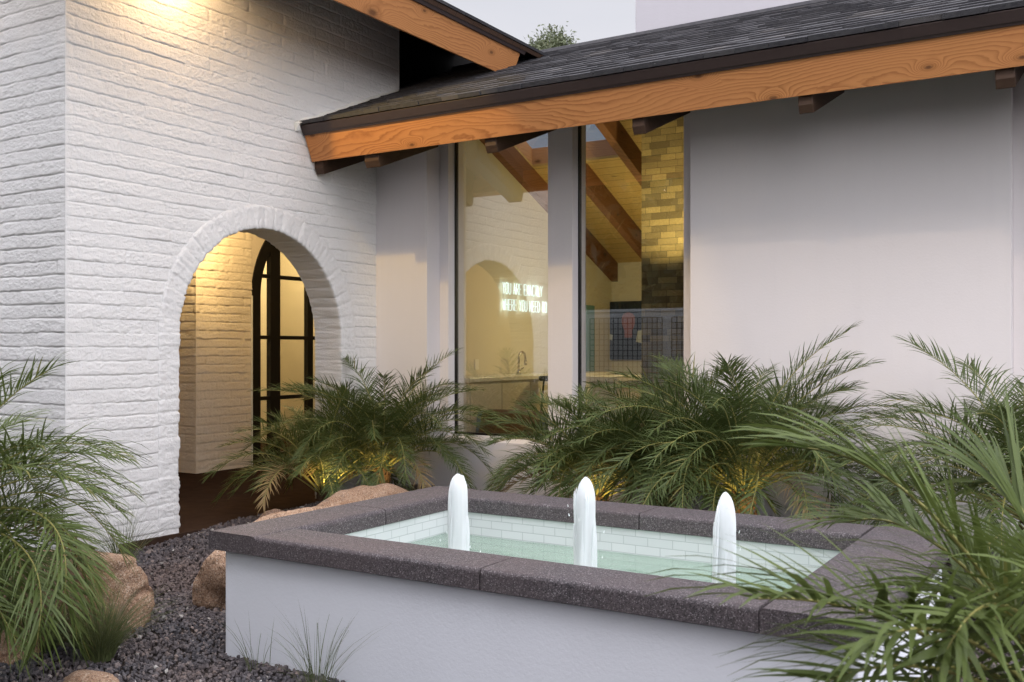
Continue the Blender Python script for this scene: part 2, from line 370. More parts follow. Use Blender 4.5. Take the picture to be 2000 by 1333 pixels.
# ------------------------------------------------------------------ ground
def gz(x, y):
    x = np.asarray(x, float); y = np.asarray(y, float)
    a = .085 * sst(y, 4.5, 6.0) * (x > -40) + .12 * sst(y, 5.25, 6.3) * sst(x, -6.2, -5.7)
    return a + .012 * fbm(x * 1.7, y * 1.7, 0, 3, 5)
xs = np.unique(np.concatenate([np.linspace(-60, -9, 18), np.linspace(-9, 2, 111), np.linspace(2, 60, 18)]))
ys = np.unique(np.concatenate([np.linspace(-60, 0, 18), np.linspace(0, 8, 81), np.linspace(8, 60, 18)]))
Gx, Gy = np.meshgrid(xs, ys, indexing='ij'); mb = MB(); Gz = gz(Gx, Gy) - .012
Gz = np.where((Gx < -6.25) & (Gy > 4.25), -.25, Gz); Gz = np.where(Gy > 7.7, -.25, Gz)
mb.grid(np.stack([Gx, Gy, Gz], -1)); g = link('ground', mb, M['soil'], smooth=True); g['kind'] = 'structure'
mb = MB(); mb.box(-12.5, -6.25, 4.65, 12.5, -.02, .066); o = link('porch_floor', mb, M['porch'], origin=(-9, 8, 0)); o['kind'] = 'structure'

# ------------------------------------------------------------------ the house
house = thing('house', (-4.0, 7.6, 0), 'white house with painted adobe arch wall, stucco window wall and dark tiled roof', 'house')
XE, Y0, Y1 = -6.293, 4.218, 7.97
CB = .1016
def adobe(u, z, seed=3):
    zz = z + .006 * vn(u * 1.1, z * .8, 0, seed) + .0035 * vn(u * 4, z * 3, 0, seed + 7) + .0035 * vn(u * 17, z * 9, 0, seed + 8)
    i = np.floor(zz / CB); t = zz / CB - i
    b = u / .4064 + (i % 2) * .5 + (_h(i, 0, 0, seed) - .5) * .25; j = np.floor(b); s = b - j
    r = _h(i, j, 1, seed); r2 = _h(i, j, 2, seed)
    e = np.minimum(t, 1 - t) * CB; es = np.minimum(s, 1 - s) * .4064
    prof = 1 - np.exp(-(e / .0058) ** 1.4); ps = 1 - np.exp(-(es / .012) ** 1.5)
    paint = .1 + 1.0 * sst(vn(u * 3.2, z * 6., 0, seed + 9), -.3, .5)
    d = .0085 * (prof - 1) * (.35 + .65 * paint) + .0048 * (ps - 1) * (r2 > .3) + .0042 * (1 - t) ** .8 * (.5 + .7 * r) + .003 * (r - .5)
    d = d + .0026 * fbm(u * 13, z * 26, 0, 4, seed + 20) + .0048 * fbm(u * 55, z * 75, 0, 3, seed + 30) * (.4 + .6 * _h(i, j, 5, seed))
    return d
RA, YC, ZS = .945, 6.140, 1.605          # arch: inner radius, centre, springing
# entry wall facing +x
us = np.linspace(Y0, Y1, 420); zs = np.linspace(-.15, 4.95, 1000)
U, Z = np.meshgrid(us, zs, indexing='ij')
edge = sst(U - Y0, 0, .025) * sst(Y1 - U, 0, .025)
D = adobe(U, Z) * edge
uc = (us[1:] + us[:-1]) / 2; zc = (zs[1:] + zs[:-1]) / 2; UC, ZC = np.meshgrid(uc, zc, indexing='ij')
rad = np.where(ZC > ZS, np.hypot(UC - YC, ZC - ZS), abs(UC - YC))
mb = MB(); mb.grid(np.stack([XE + D, U, Z], -1), rad > RA + .09)
mb.add([(XE, Y1, -.15), (XE - .33, Y1, -.15), (XE - .33, Y1, 4.95), (XE, Y1, 4.95)], [(0, 3, 2, 1)])
# left return facing -y
ul = np.linspace(0, 1.6, 150); UL, ZL = np.meshgrid(ul, zs, indexing='ij')
DL = adobe(UL + 20.2, ZL, 4) * sst(UL, 0, .025)
mb.grid(np.stack([XE - UL, Y0 - DL, ZL], -1)[::-1])
mb.add([(-7.893, Y0, -.15), (-14, Y0, -.15), (-14, Y0, 6.5), (-7.893, Y0, 6.5)], [(0, 3, 2, 1)])
# inner face around the opening
xi = XE - .33
mb.add([(xi, Y0 + .33, -.1), (xi, YC - RA, -.1), (xi, YC - RA, 4.9), (xi, Y0 + .33, 4.9)], [(0, 1, 2, 3)])
mb.add([(xi, YC + RA, -.1), (xi, Y1, -.1), (xi, Y1, 4.9), (xi, YC + RA, 4.9)], [(0, 1, 2, 3)])
th = np.linspace(math.pi, 0, 33); A = [(xi, YC + RA * math.cos(a), ZS + RA * math.sin(a)) for a in th]; B = [(xi, p[1], 4.9) for p in A]
mb.add(A + B, [(k, k + 1, 34 + k, 33 + k) for k in range(32)])
wall = link('adobe_wall', mb, M['adobe'], house, smooth=True)
# arch ring
sj = ZS + .1; arc = math.pi * RA; tot = 2 * sj + arc; ns = 820
sv = np.linspace(0, tot, ns)
cs = [(0, -.33), (0, -.27), (0, -.21), (0, -.15), (0, -.09), (0, -.04), (0, -.005), (.004, .006), (.014, .011)] + [(q, .011) for q in np.linspace(.03, .175, 18)] + [(.188, .008), (.199, .003), (.206, -.03)]
cs = np.array(cs); pts = np.zeros((ns, len(cs), 3))
for a, s_ in enumerate(sv):
    if s_ < sj: p = (YC - RA, -.1 + s_); nn = (-1, 0)
    elif s_ > sj + arc: p = (YC + RA, ZS - (s_ - sj - arc)); nn = (1, 0)
    else:
        q = math.pi - (s_ - sj) / RA; nn = (math.cos(q), math.sin(q)); p = (YC + RA * nn[0], ZS + RA * nn[1])
    pts[a, :, 1] = p[0] + cs[:, 0] * nn[0]; pts[a, :, 2] = p[1] + cs[:, 0] * nn[1]; pts[a, :, 0] = XE + cs[:, 1]
SV, CI = np.meshgrid(sv, np.arange(len(cs)), indexing='ij'); CR = np.broadcast_to(cs[:, 0][None], SV.shape); CD = np.broadcast_to(cs[:, 1][None], SV.shape)
w_ = SV + .006 * vn(SV * 4, CR * 9, CD * 5, 61); i_ = np.floor(w_ / CB); t_ = w_ / CB - i_; e_ = np.minimum(t_, 1 - t_) * CB
dv = -.006 * np.exp(-(e_ / .009) ** 1.4) * (.3 + .9 * _h(i_, 3, 0, 64)) + .007 * (_h(i_, 0, 0, 62) - .5) + .006 * fbm(SV * 22, CR * 9, CD * 7, 3, 63) + .005 * fbm(SV * 60, CR * 40, CD * 30, 2, 66)
side = (CI < 7); pts[..., 0] += np.where(side, 0, dv)
for a, s_ in enumerate(sv):
    if s_ < sj: nn = (-1, 0)
    elif s_ > sj + arc: nn = (1, 0)
    else: q = math.pi - (s_ - sj) / RA; nn = (math.cos(q), math.sin(q))
    k = np.where(CI[a] < 9, -dv[a] - .004, 0); pts[a, :, 1] += nn[0] * k; pts[a, :, 2] += nn[1] * k
mb = MB(); mb.grid(pts); link('arch_ring', mb, M['adobe'], wall, smooth=True)

# stucco wall with the window recess
YW, YR, YG, YB = 7.6, 7.805, 7.931, 8.07
XL, XR, XEND = -5.665, -2.994, -.647
ZT = 3.72; ZSILL = .668
mb = MB()
mb.box(-6.30, XL, YW, YB, -.2, ZT)
mb.box(XL, XR, YW + .0, YB, -.2, .645)
mb.prism([(XL, YW, .645), (XL, YB, .645), (XL, YB, ZSILL + .012), (XL, YG, ZSILL + .012), (XL, YW, .652)], (XR - XL, 0, 0))
for a, b in ((XL, -5.561), (-4.448, -4.194), (-3.134, XR)): mb.box(a, b, YR, YB, ZSILL + .002, ZT)
mb.box(XR, XEND, YW, YB, -.2, ZT)
mb.box(XEND, 2.2, YW + .14, YB, -.2, ZT)
link('stucco_wall', mb, M['stucco'], house, bevel=.006)
for a, b, lab in ((-5.561, -4.448, 'tall fixed window showing the kitchen counter and neon sign'), (-4.194, -3.134, 'tall fixed window showing ceiling beams and stone column')):
    mb = MB(); g = .012
    mb.box(a + .001, a + g, YG - .02, YG + .03, ZSILL + .012, ZT); mb.box(b - g, b - .001, YG - .02, YG + .03, ZSILL + .012, ZT); mb.box(a + g, b - g, YG - .02, YG + .03, ZSILL + .012, ZSILL + .03)
    w = link('window_frame', mb, M['black'], house); w['label'] = lab
    mb = MB(); mb.box(a + g, b - g, YG - .003, YG + .003, ZSILL + .03, ZT); link('pane', mb, M['glass'], w)

# roof of the stucco wing
SL = .429; cosr = 1 / math.hypot(1, SL); RY, RZ = 6.548, 3.538
def rz(y): return RZ + SL * (y - RY)
rng = random.Random(4)
def tiles(mb, e0, e1, n0, nrow, ax, base, w0=.33, expo=.17, th=.017):
    """stepped rows of flat tiles: base(row distance up the slope) -> (horizontal advance, z)"""
    for r in range(nrow):
        x = e0(r) - rng.random() * w0
        while x < e1(r):
            w = w0 * (.75 + .5 * rng.random()); a, b = max(x, e0(r)) + .003, min(x + w, e1(r)); x += w
            if b - a < .03: continue
            t0 = th * (2.0 if r == 0 else .8 + .5 * rng.random()); s0 = r * expo + (rng.random() - .5) * .012; s1 = (r + 1) * expo + .05
            P = []
            for s_, up in ((s0, t0), (s1, .004)):
                h, z = base(s_); P.append((h - SL * cosr * up, z + cosr * up))
            h, z = base(s0); P.append((h, z)); dz = (rng.random() - .5) * .003
            if ax == 0: V = [(a, P[0][0], P[0][1] + dz), (b, P[0][0], P[0][1] + dz), (b, P[1][0], P[1][1] + dz), (a, P[1][0], P[1][1] + dz), (a, P[2][0], P[2][1]), (b, P[2][0], P[2][1])]
            else: V = [(P[0][0], a, P[0][1] + dz), (P[0][0], b, P[0][1] + dz), (P[1][0], b, P[1][1] + dz), (P[1][0], a, P[1][1] + dz), (P[2][0], a, P[2][1]), (P[2][0], b, P[2][1])]
            F = [(0, 1, 2, 3), (4, 5, 1, 0), (4, 0, 3), (5, 2, 1)]
            mb.add(V, F if ax == 0 else [f[::-1] for f in F])
mb = MB(); ey = RY - .03
def baseR(s): return (ey + s * cosr, rz(ey + s * cosr) + .002)
tiles(mb, lambda r: -6.275 if baseR(r * .17)[0] < 7.95 else -7.4, lambda r: 3.0, 0, 18, 0, baseR, w0=.21)
roof = link('roof', mb, M['shingle'], house)
mb = MB(); yr = 9.32
mb.prism([(-6.28, RY + .01, rz(RY) - .004), (-6.28, RY + .02, rz(RY) - .03), (-6.28, 7.96, rz(7.95) - .03), (-6.28, 7.96, rz(7.96) - .004)], (9.28, 0, 0))
mb.prism([(-7.4, 7.96, rz(7.96) - .004), (-7.4, 7.96, rz(7.96) - .03), (-7.4, yr, rz(yr) - .03), (-7.4, yr + .05, rz(yr) - .004)], (10.4, 0, 0))
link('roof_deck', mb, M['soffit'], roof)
mb = MB(); mb.tube([(-7.3, yr + .02, rz(yr) + .012), (3, yr + .02, rz(yr) + .012)], .05, 8); link('ridge_cap', mb, M['shingle'], roof)
# fascia (tilted square to the slope), drip edge, soffit
def fascia(mb, p_top, p_bot, th, x0, x1, ax):
    t = np.array(p_top); b = np.array(p_bot); d = (t - b) / np.linalg.norm(t - b); inn = np.array([d[1], -d[0]])
    if ax == 1: inn = -inn
    q = [t, b, b + inn * th, t + inn * th]
    if ax == 0: mb.prism([(x0, a, c) for a, c in q], (x1 - x0, 0, 0))
    else: mb.prism([(a, x0, c) for a, c in q], (0, x1 - x0, 0))
mb = MB(); fascia(mb, (6.568, 3.456), (6.673, 3.213), .085, -6.278, 3.0, 0); link('fascia_beam', mb, M['beam'], house, bevel=.004)
mb = MB(); fascia(mb, (6.523, 3.519), (6.553, 3.450), .10, -6.282, 3.0, 0); link('drip_edge', mb, M['drip'], house, bevel=.003)
mb = MB(); fascia(mb, (6.557, 3.452), (6.566, 3.434), .02, -6.28, 3.0, 0); link('drip_lip', mb, M['drip'], house)
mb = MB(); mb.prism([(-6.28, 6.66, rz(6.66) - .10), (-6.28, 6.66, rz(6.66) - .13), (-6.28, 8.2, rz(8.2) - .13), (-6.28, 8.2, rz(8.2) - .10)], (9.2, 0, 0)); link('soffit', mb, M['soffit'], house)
for x, w in ((-6.275, .10), (-5.686, .16), (-4.411, .11), (-3.10, .10), (-1.867, .10), (-.66, .11), (.55, .11), (1.75, .11)):
    mb = MB(); yb = 6.735
    mb.prism([(x, yb + .0, 3.105), (x, 7.60 if x != -4.411 and x != -3.10 else 7.80, 3.105 + .38 * ((7.6 if x not in (-4.411, -3.10) else 7.8) - yb)), (x, 7.60 if x not in (-4.411, -3.10) else 7.80, rz(7.6) - .14), (x, yb - .03, rz(yb) - .14), (x, yb - .03, 3.16)], (w, 0, 0))
    link('rafter_tail', mb, M['tail'], house, bevel=.006)
# white flashing where the roof meets the adobe wall
mb = MB(); rg = random.Random(8); pts = []
for y in np.linspace(6.47, 7.90, 12): pts.append((y, rz(y) + .030 + .022 * rg.random()))
for (a, za), (b, zb) in zip(pts, pts[1:]): mb.add([(XE + .055, a, rz(a) + .018), (XE + .055, b, rz(b) + .018), (XE + .005, b, zb), (XE + .005, a, za)], [(0, 1, 2, 3)])
mb.add([(XE + .055, 6.47, rz(6.47) + .018), (XE + .006, 6.45, rz(6.44) + .045), (XE + .006, 6.47, rz(6.47) - .05), (XE + .04, 6.50, rz(6.47) - .03)], [(0, 1, 2, 3)])
link('flashing', mb, M['flash'], house)

# roof of the adobe wing, eave along y
XF = -5.28
mb = MB(); fascia(mb, (XF + .105, 4.505), (XF, 4.262), .085, 3.5, 8.52, 1); link('fascia_beam', mb, M['beam_y'], house, bevel=.004)
mb = MB(); fascia(mb, (XF + .150, 4.568), (XF + .120, 4.499), .10, 3.5, 8.58, 1); link('drip_edge', mb, M['drip'], house, bevel=.003)
ex = XF + .17
def baseW(s): return (ex - s * cosr, 4.568 + s * cosr * SL)
class _F: pass
mb = MB()
def tilesW(mb):
    for r in range(28):
        y = 3.5 - rng.random() * .33
        while y < 9.40:
            w = .33 * (.75 + .5 * rng.random()); a, b = max(y, 3.5) + .003, min(y + w, 9.40); y += w
            if b - a < .03: continue
            t0 = .017 * (1.5 if r == 0 else .8 + .5 * rng.random()); s0 = r * .17 + (rng.random() - .5) * .012; s1 = (r + 1) * .17 + .05
            h0, z0 = baseW(s0); h1, z1 = baseW(s1)
            V = [(h0 + SL * cosr * t0, a, z0 + cosr * t0), (h0 + SL * cosr * t0, b, z0 + cosr * t0), (h1, b, z1 + .004), (h1, a, z1 + .004), (h0, a, z0), (h0, b, z0)]
            mb.add(V, [(0, 1, 2, 3), (4, 5, 1, 0), (4, 0, 3), (5, 2, 1)])
tilesW(mb); roof2 = link('roof', mb, M['shingle'], house)
mb = MB(); mb.prism([(ex - .01, 3.5, 4.566), (ex - 5.0, 3.5, 4.566 + 4.99 * SL), (ex - 5.0, 3.5, 4.53 + 4.99 * SL), (ex - .03, 3.5, 4.53)], (0, 5.9, 0)); link('roof_deck', mb, M['soffit'], roof2)
mb = MB(); zs_ = lambda x: 4.40 + SL * (XF - x)
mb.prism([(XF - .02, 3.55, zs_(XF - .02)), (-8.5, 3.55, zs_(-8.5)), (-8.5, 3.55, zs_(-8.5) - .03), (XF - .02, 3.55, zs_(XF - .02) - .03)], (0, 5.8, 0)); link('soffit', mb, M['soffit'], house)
mb = MB(); mb.box(-6.60, -6.56, 7.99, 10.2, 4.05, 5.1); link('gap_shade_panel', mb, M['dark'], house)  # added near-black panel: its colour stands for shade in the open roof gap
# soffit downlight over the arch wall
LX, LY, LZ = -5.93, 5.02, zs_(-5.93) - .035
for lx_, ly_ in ((-5.50, 5.35),):
    mb = MB(); mb.lathe([(.055, .0), (.055, -.10), (.045, -.105)], (lx_, ly_, zs_(lx_) - .035), 20); d2_ = link('soffit_light', mb, M['drip'], house)
    mb = MB(); mb.lathe([(.04, -.104), (.04, -.108)], (lx_, ly_, zs_(lx_) - .035), 20); link('lens', mb, M['lens'], d2_)
mb = MB(); mb.lathe([(.055, .0), (.055, -.10), (.045, -.105)], (LX, LY, LZ), 20); dl = link('soffit_light', mb, M['drip'], house, smooth=False)
mb = MB(); mb.lathe([(.04, -.104), (.04, -.108)], (LX, LY, LZ), 20); link('lens', mb, M['lens'], dl)
lamp('soffit_lamp', (-5.50, 5.35, zs_(-5.50) - .16), 150, (1, .66, .16), .03, 62, (-5.15, 6.62, 3.35), .25)
lamp('soffit_lamp', (LX, LY, LZ - .13), 46, (1, .68, .36), .03, 168, (XE + .2, LY + .35, LZ - 2.0), .35)

# chimney stack above the ridge and the stone column inside
mb = MB(); mb.box(-4.268, -.4, 9.31, 10.6, 4.4, 7.2); link('chimney', mb, M['chim'], house, bevel=.01)
mb = MB(); mb.box(-4.216, -2.9, 9.352, 10.3, .28, 4.395); link('stone_column', mb, M['stack'], house)
# interior shell
ZF = .28; XI = -6.40; YF = 13.13
mb = MB(); mb.box(-6.6, -.6, 8.07, 13.3, ZF - .05, ZF); link('interior_floor', mb, M['floor'], house)
def zc2(y): return 4.355 - .413 * (y - 9.32)
mb = MB()
mb.add([(XI, 8.07, ZF), (XI, YF, ZF), (XI, YF, zc2(YF)), (XI, 9.32, 4.39), (XI, 8.07, 3.85)], [(0, 1, 2, 3, 4)])
mb.add([(XI, YF, ZF), (-.6, YF, ZF), (-.6, YF, 2.85), (XI, YF, 2.85)], [(0, 1, 2, 3)])
mb.add([(-.62, 8.07, ZF), (-.62, YF, ZF), (-.62, YF, 2.85), (-.62, 9.32, 4.4), (-.62, 8.07, 3.85)], [(4, 3, 2, 1, 0)])
link('interior_wall', mb, M['plaster'], house)
SX0, SX1, SY0, SY1 = -6.30, -4.86, 9.46, 10.66
def slab(mb, x0, x1, y0, y1, up=0., th=.03): mb.prism([(x0, y0, zc2(y0) + up), (x0, y0, zc2(y0) + up + th), (x0, y1, zc2(y1) + up + th), (x0, y1, zc2(y1) + up)], (x1 - x0, 0, 0))
mb = MB(); slab(mb, XI - .05, SX0, 9.30, YF + .1); slab(mb, SX1, -.6, 9.30, YF + .1); slab(mb, SX0, SX1, 9.30, SY0); slab(mb, SX0, SX1, SY1, YF + .1)
mb.prism([(XI, 8.0, rz(8.0) - .20), (XI, 8.0, rz(8.0) - .17), (XI, 9.30, rz(9.30) - .36), (XI, 9.30, rz(9.30) - .39)], (5.8, 0, 0))
link('ceiling', mb, M['ceil'], house)
mb = MB(); hh = .20
for x0, x1, y0, y1 in ((SX0 - .04, SX0, SY0, SY1), (SX1, SX1 + .04, SY0, SY1), (SX0 - .04, SX1 + .04, SY0 - .04, SY0), (SX0 - .04, SX1 + .04, SY1, SY1 + .04)): slab(mb, x0, x1, y0, y1, .031, hh)
sk = link('skylight', mb, M['curb'], house)
mb = MB(); slab(mb, SX0 - .03, SX1 + .03, SY0 - .03, SY1 + .03, .236, .008); link('pane', mb, M['skyglass'], sk)
for x in (-6.398, -5.65, -4.885, -4.12):
    mb = MB(); w = .10; ya = SY1 + .05 if x == -5.65 else 9.33
    mb.prism([(x, ya, zc2(ya) - .275), (x, ya, zc2(ya) - .002), (x, YF - .002, zc2(YF) - .002), (x, YF - .002, zc2(YF) - .275)], (w, 0, 0)); link('ceiling_beam', mb, M['inbeam'], house)
lamp('ceiling_lamp', (-4.66, 10.9, 2.2), 62, (1, .78, .32), .12, parent=house)
lamp('kitchen_lamp', (-5.57, 10.07, 1.75), 6, (1, .80, .40), .10, parent=house)
lamp('column_spot', (-3.35, 8.45, 2.2), 230, (1, .78, .34), .05, 60, (-4.0, 9.35, 3.05), .8, parent=house)
lamp('hall_lamp', (-4.98, 9.0, 2.75), 1.5, (1, .84, .60), .1, parent=house)

# porch: inner pier, door wall, arch-topped steel door
XP, YP = -9.12, 7.77
zs2 = np.linspace(-.02, 3.95, 420)
mb = MB(); u2 = np.linspace(YP, 8.63, 70); U2, Z2 = np.meshgrid(u2, zs2, indexing='ij')
mb.grid(np.stack([XP + 1.35 * adobe(U2 + 3.3, Z2, 14) * sst(U2 - YP, 0, .02), U2, Z2], -1))
u3 = np.linspace(0, 1.2, 90); U3, Z3 = np.meshgrid(u3, zs2, indexing='ij')
mb.grid(np.stack([XP - U3, YP - 1.35 * adobe(U3 + 7.1, Z3, 15) * sst(U3, 0, .02), Z3], -1)[::-1])
DR, DYC, DZS = 1.20, 9.83, 2.17
th = np.linspace(math.pi, 0, 33); A = [(XP - .01, DYC + DR * math.cos(a), DZS + DR * math.sin(a)) for a in th]; B = [(XP - .01, p[1], 3.95) for p in A]
mb.add(A + B, [(k, k + 1, 34 + k, 33 + k) for k in range(32)])
mb.add([(XP - .01, 11.03, 0), (XP - .01, 12.4, 0), (XP - .01, 12.4, 3.95), (XP - .01, 11.03, 3.95)], [(0, 1, 2, 3)])
mb.add([(XP - 1.2, YP, 0), (-12.4, YP, 0), (-12.4, YP, 3.95), (XP - 1.2, YP, 3.95)], [(0, 3, 2, 1)])
mb.add([(-12.4, 4.7, 0), (-12.4, YP, 0), (-12.4, YP, 3.95), (-12.4, 4.7, 3.95)], [(0, 1, 2, 3)])
mb.add([(-12.4, 4.7, 0), (-6.62, 4.7, 0), (-6.62, 4.7, 3.95), (-12.4, 4.7, 3.95)], [(0, 1, 2, 3)])
mb.add([(-12.4, 12.4, 0), (-6.62, 12.4, 0), (-6.62, 12.4, 3.95), (-12.4, 12.4, 3.95)], [(0, 3, 2, 1)])
mb.add([(-6.62, 7.0, 0), (-6.62, 12.4, 0), (-6.62, 12.4, 3.95), (-6.62, 7.9, 3.95), (-6.62, 7.9, 0)][1:4] + [(-6.62, 7.97, 3.95), (-6.62, 7.97, 0)], [(0, 1, 2, 3, 4)])
link('porch_wall', mb, M['adobe_in'], house, smooth=True)
mb = MB(); mb.box(-12.4, -6.62, 4.7, 12.4, 3.9, 3.94); link('porch_ceiling', mb, M['soffit'], house)
XD = -9.17
mb = MB(); q = [(DYC - DR, .066)] + [(DYC + DR * math.cos(a), DZS + DR * math.sin(a)) for a in np.linspace(math.pi, 0, 41)] + [(DYC + DR, .066)]
q2 = [(DYC - DR + .14, .066)] + [(DYC + (DR - .14) * math.cos(a), DZS + (DR - .14) * math.sin(a)) for a in np.linspace(math.pi, 0, 41)] + [(DYC + DR - .14, .066)]
n = len(q); V = [(XD + dx, a, b) for dx in (.06, -.06) for lst in (q, q2) for a, b in lst]
F = []
for k in range(n - 1):
    F += [(k, k + 1, n + k + 1, n + k), (2 * n + k, 3 * n + k, 3 * n + k + 1, 2 * n + k + 1), (n + k, n + k + 1, 3 * n + k + 1, 3 * n + k), (k, 2 * n + k, 2 * n + k + 1, k + 1)]
mb.add(V, F); door = link('door', mb, M['black'], house); door['label'] = 'black steel door with an arched top and divided glass'
mb = MB()
for a, b in ((8.964, 9.133), (9.635, 9.732), (10.5, 10.67)):
    hgt = DZS + math.sqrt(max(0, (DR - .13) ** 2 - (min(abs(a - DYC), abs(b - DYC))) ** 2)); mb.box(XD - .035, XD + .035, a, b, .066, hgt)
link('mullion', mb, M['black'], door)
mb = MB()
for z in (2.43, 1.658, .893, .13):
    hw = math.sqrt((DR - .13) ** 2 - max(0, z - DZS) ** 2); h = .024 if z > .3 else .064; mb.box(XD - .026, XD + .026, DYC - hw, DYC + hw, z - h, z + h)
link('glazing_bar', mb, M['black'], door)
mb = MB(); mb.prism([(XD - .005, a, b) for a, b in q2], (.004, 0, 0)); link('pane', mb, M['doorglass'], door)
mb = MB(); mb.box(XD + .062, XD + .072, DYC - DR - .018, DYC - DR - .001, .066, DZS); link('door_trim', mb, M['flash'], door)
mb = MB(); mb.box(-11.6, -11.5, 8.2, 11.6, .0, 3.8); mb.box(-11.5, -9.3, 8.2, 8.3, 0, 3.8); mb.box(-11.5, -9.3, 11.5, 11.6, 0, 3.8); mb.box(-11.6, -9.24, 8.2, 11.6, 3.8, 3.84); link('hall_wall', mb, M['plaster'], house)
lamp('hall_lamp', (-10.0, 10.9, 3.2), 165, (1, .80, .46), .12, parent=house)
# porch lantern above the arch line
px_, py_, pz_ = -8.40, 7.45, 3.20
mb = MB(); mb.tube([(px_, py_, 3.9), (px_, py_, pz_ + .28)], .008, 6); mb.lathe([(.02, .30), (.12, .24), (.12, .225)], (px_, py_, pz_), 6)
for k in range(6):
    a = math.pi * k / 3; mb.tube([(px_ + .12 * math.cos(a), py_ + .12 * math.sin(a), pz_ + .23), (px_ + .09 * math.cos(a), py_ + .09 * math.sin(a), pz_ - .12)], .009, 5)
mb.lathe([(.095, -.11), (.095, -.13), (.03, -.15)], (px_, py_, pz_), 6); lan = link('porch_lantern', mb, M['black'], house)
lamp('lantern_lamp', (px_, py_, pz_ + .05), 185, (1, .68, .29), .035, parent=house)

# ------------------------------------------------------------------ inside the room
kc = thing('kitchen_counter', (-6.1, 10.2, ZF), 'cream kitchen counter with steel tap seen through the window under the neon sign', 'counter')
mb = MB(); mb.box(-6.39, -5.80, 8.53, 12.0, 1.16, 1.205); link('worktop', mb, M['top'], kc, bevel=.004)
mb = MB(); mb.box(-6.39, -5.84, 8.56, 12.0, ZF + .001, 1.158); link('cabinet', mb, M['cream'], kc)
for a in (8.58, 9.20, 9.82, 10.44, 11.06):
    mb = MB(); mb.box(-5.839, -5.82, a, a + .60, ZF + .10, 1.13); link('cabinet_door', mb, M['cream'], kc, bevel=.003)
p = [(-6.2, 10.17, 1.205), (-6.2, 10.17, 1.40)] + [(-6.2 + .0, 10.17 + .075 - .075 * math.cos(a), 1.40 + .075 * math.sin(a)) for a in np.linspace(.2, math.pi, 9)] + [(-6.2, 10.325, 1.36)]
mb = MB(); mb.tube(p, .014, 8); mb.lathe([(.03, 0), (.022, .05)], (-6.2, 10.17, 1.205), 10); mb.tube([(-6.2, 10.18, 1.25), (-6.2, 10.28, 1.285)], .008, 6); mb.tube([(-6.2, 10.325, 1.37), (-6.2, 10.33, 1.315)], .019, 8); link('tap', mb, M['steel'], kc, smooth=True)
mb = MB(); mb.box(-6.398, -6.385, 9.50, 9.58, 1.27, 1.39); o = link('wall_outlet', mb, M['white'], origin=(-6.39, 9.54, 1.33), bevel=.004); tag(o, 'small white outlet plate on the wall above the kitchen counter', 'outlet')
# neon sign drawn with single-stroke letters
STR = {'Y': [[(0, 1), (.5, .5), (1, 1)], [(.5, .5), (.5, 0)]], 'O': [[(0, .15), (0, .85), (.25, 1), (.75, 1), (1, .85), (1, .15), (.75, 0), (.25, 0), (0, .15)]], 'U': [[(0, 1), (0, .15), (.25, 0), (.75, 0), (1, .15), (1, 1)]],
       'A': [[(0, 0), (.5, 1), (1, 0)], [(.2, .38), (.8, .38)]], 'R': [[(0, 0), (0, 1), (.75, 1), (1, .85), (1, .65), (.75, .5), (0, .5)], [(.5, .5), (1, 0)]], 'E': [[(1, 1), (0, 1), (0, 0), (1, 0)], [(0, .52), (.8, .52)]],
       'X': [[(0, 0), (1, 1)], [(0, 1), (1, 0)]], 'C': [[(1, .85), (.75, 1), (.25, 1), (0, .85), (0, .15), (.25, 0), (.75, 0), (1, .15)]], 'T': [[(0, 1), (1, 1)], [(.5, 1), (.5, 0)]], 'L': [[(0, 1), (0, 0), (1, 0)]],
       'W': [[(0, 1), (.25, 0), (.5, .8), (.75, 0), (1, 1)]], 'H': [[(0, 0), (0, 1)], [(1, 0), (1, 1)], [(0, .5), (1, .5)]], 'N': [[(0, 0), (0, 1), (1, 0), (1, 1)]], 'D': [[(0, 0), (0, 1), (.6, 1), (1, .75), (1, .25), (.6, 0), (0, 0)]], 'B': [[(0, 0), (0, 1), (.7, 1), (.95, .88), (.95, .62), (.7, .52), (0, .52)], [(.7, .52), (1, .38), (1, .14), (.7, 0), (0, 0)]]}
ns_ = thing('neon_sign', (XI, 10.6, 2.05), 'glowing white neon lettering on the kitchen wall above the counter', 'sign')
for txt, z, y0 in (('YOU ARE EXACTLY', 2.185, 10.07), ('WHERE YOU NEED TO BE', 1.985, 10.07)):
    mb = MB(); y = y0
    for ch in txt:
        if ch == ' ': y += .045; continue
        for st in STR[ch]: mb.tube([(XI + .035, y + .047 * a, z + .135 * b) for a, b in st], .0048, 5)
        y += .068
    link('neon_letters', mb, M['neon'], ns_)
for y_, z_ in ((10.14, 2.25), (10.42, 2.25), (10.74, 2.25), (10.98, 2.25), (10.14, 2.05), (10.52, 2.05), (10.82, 2.05), (11.1, 2.05)): lamp('neon_glow', (XI + .05, y_, z_), .5, (.75, 1., .95), .006, parent=ns_)
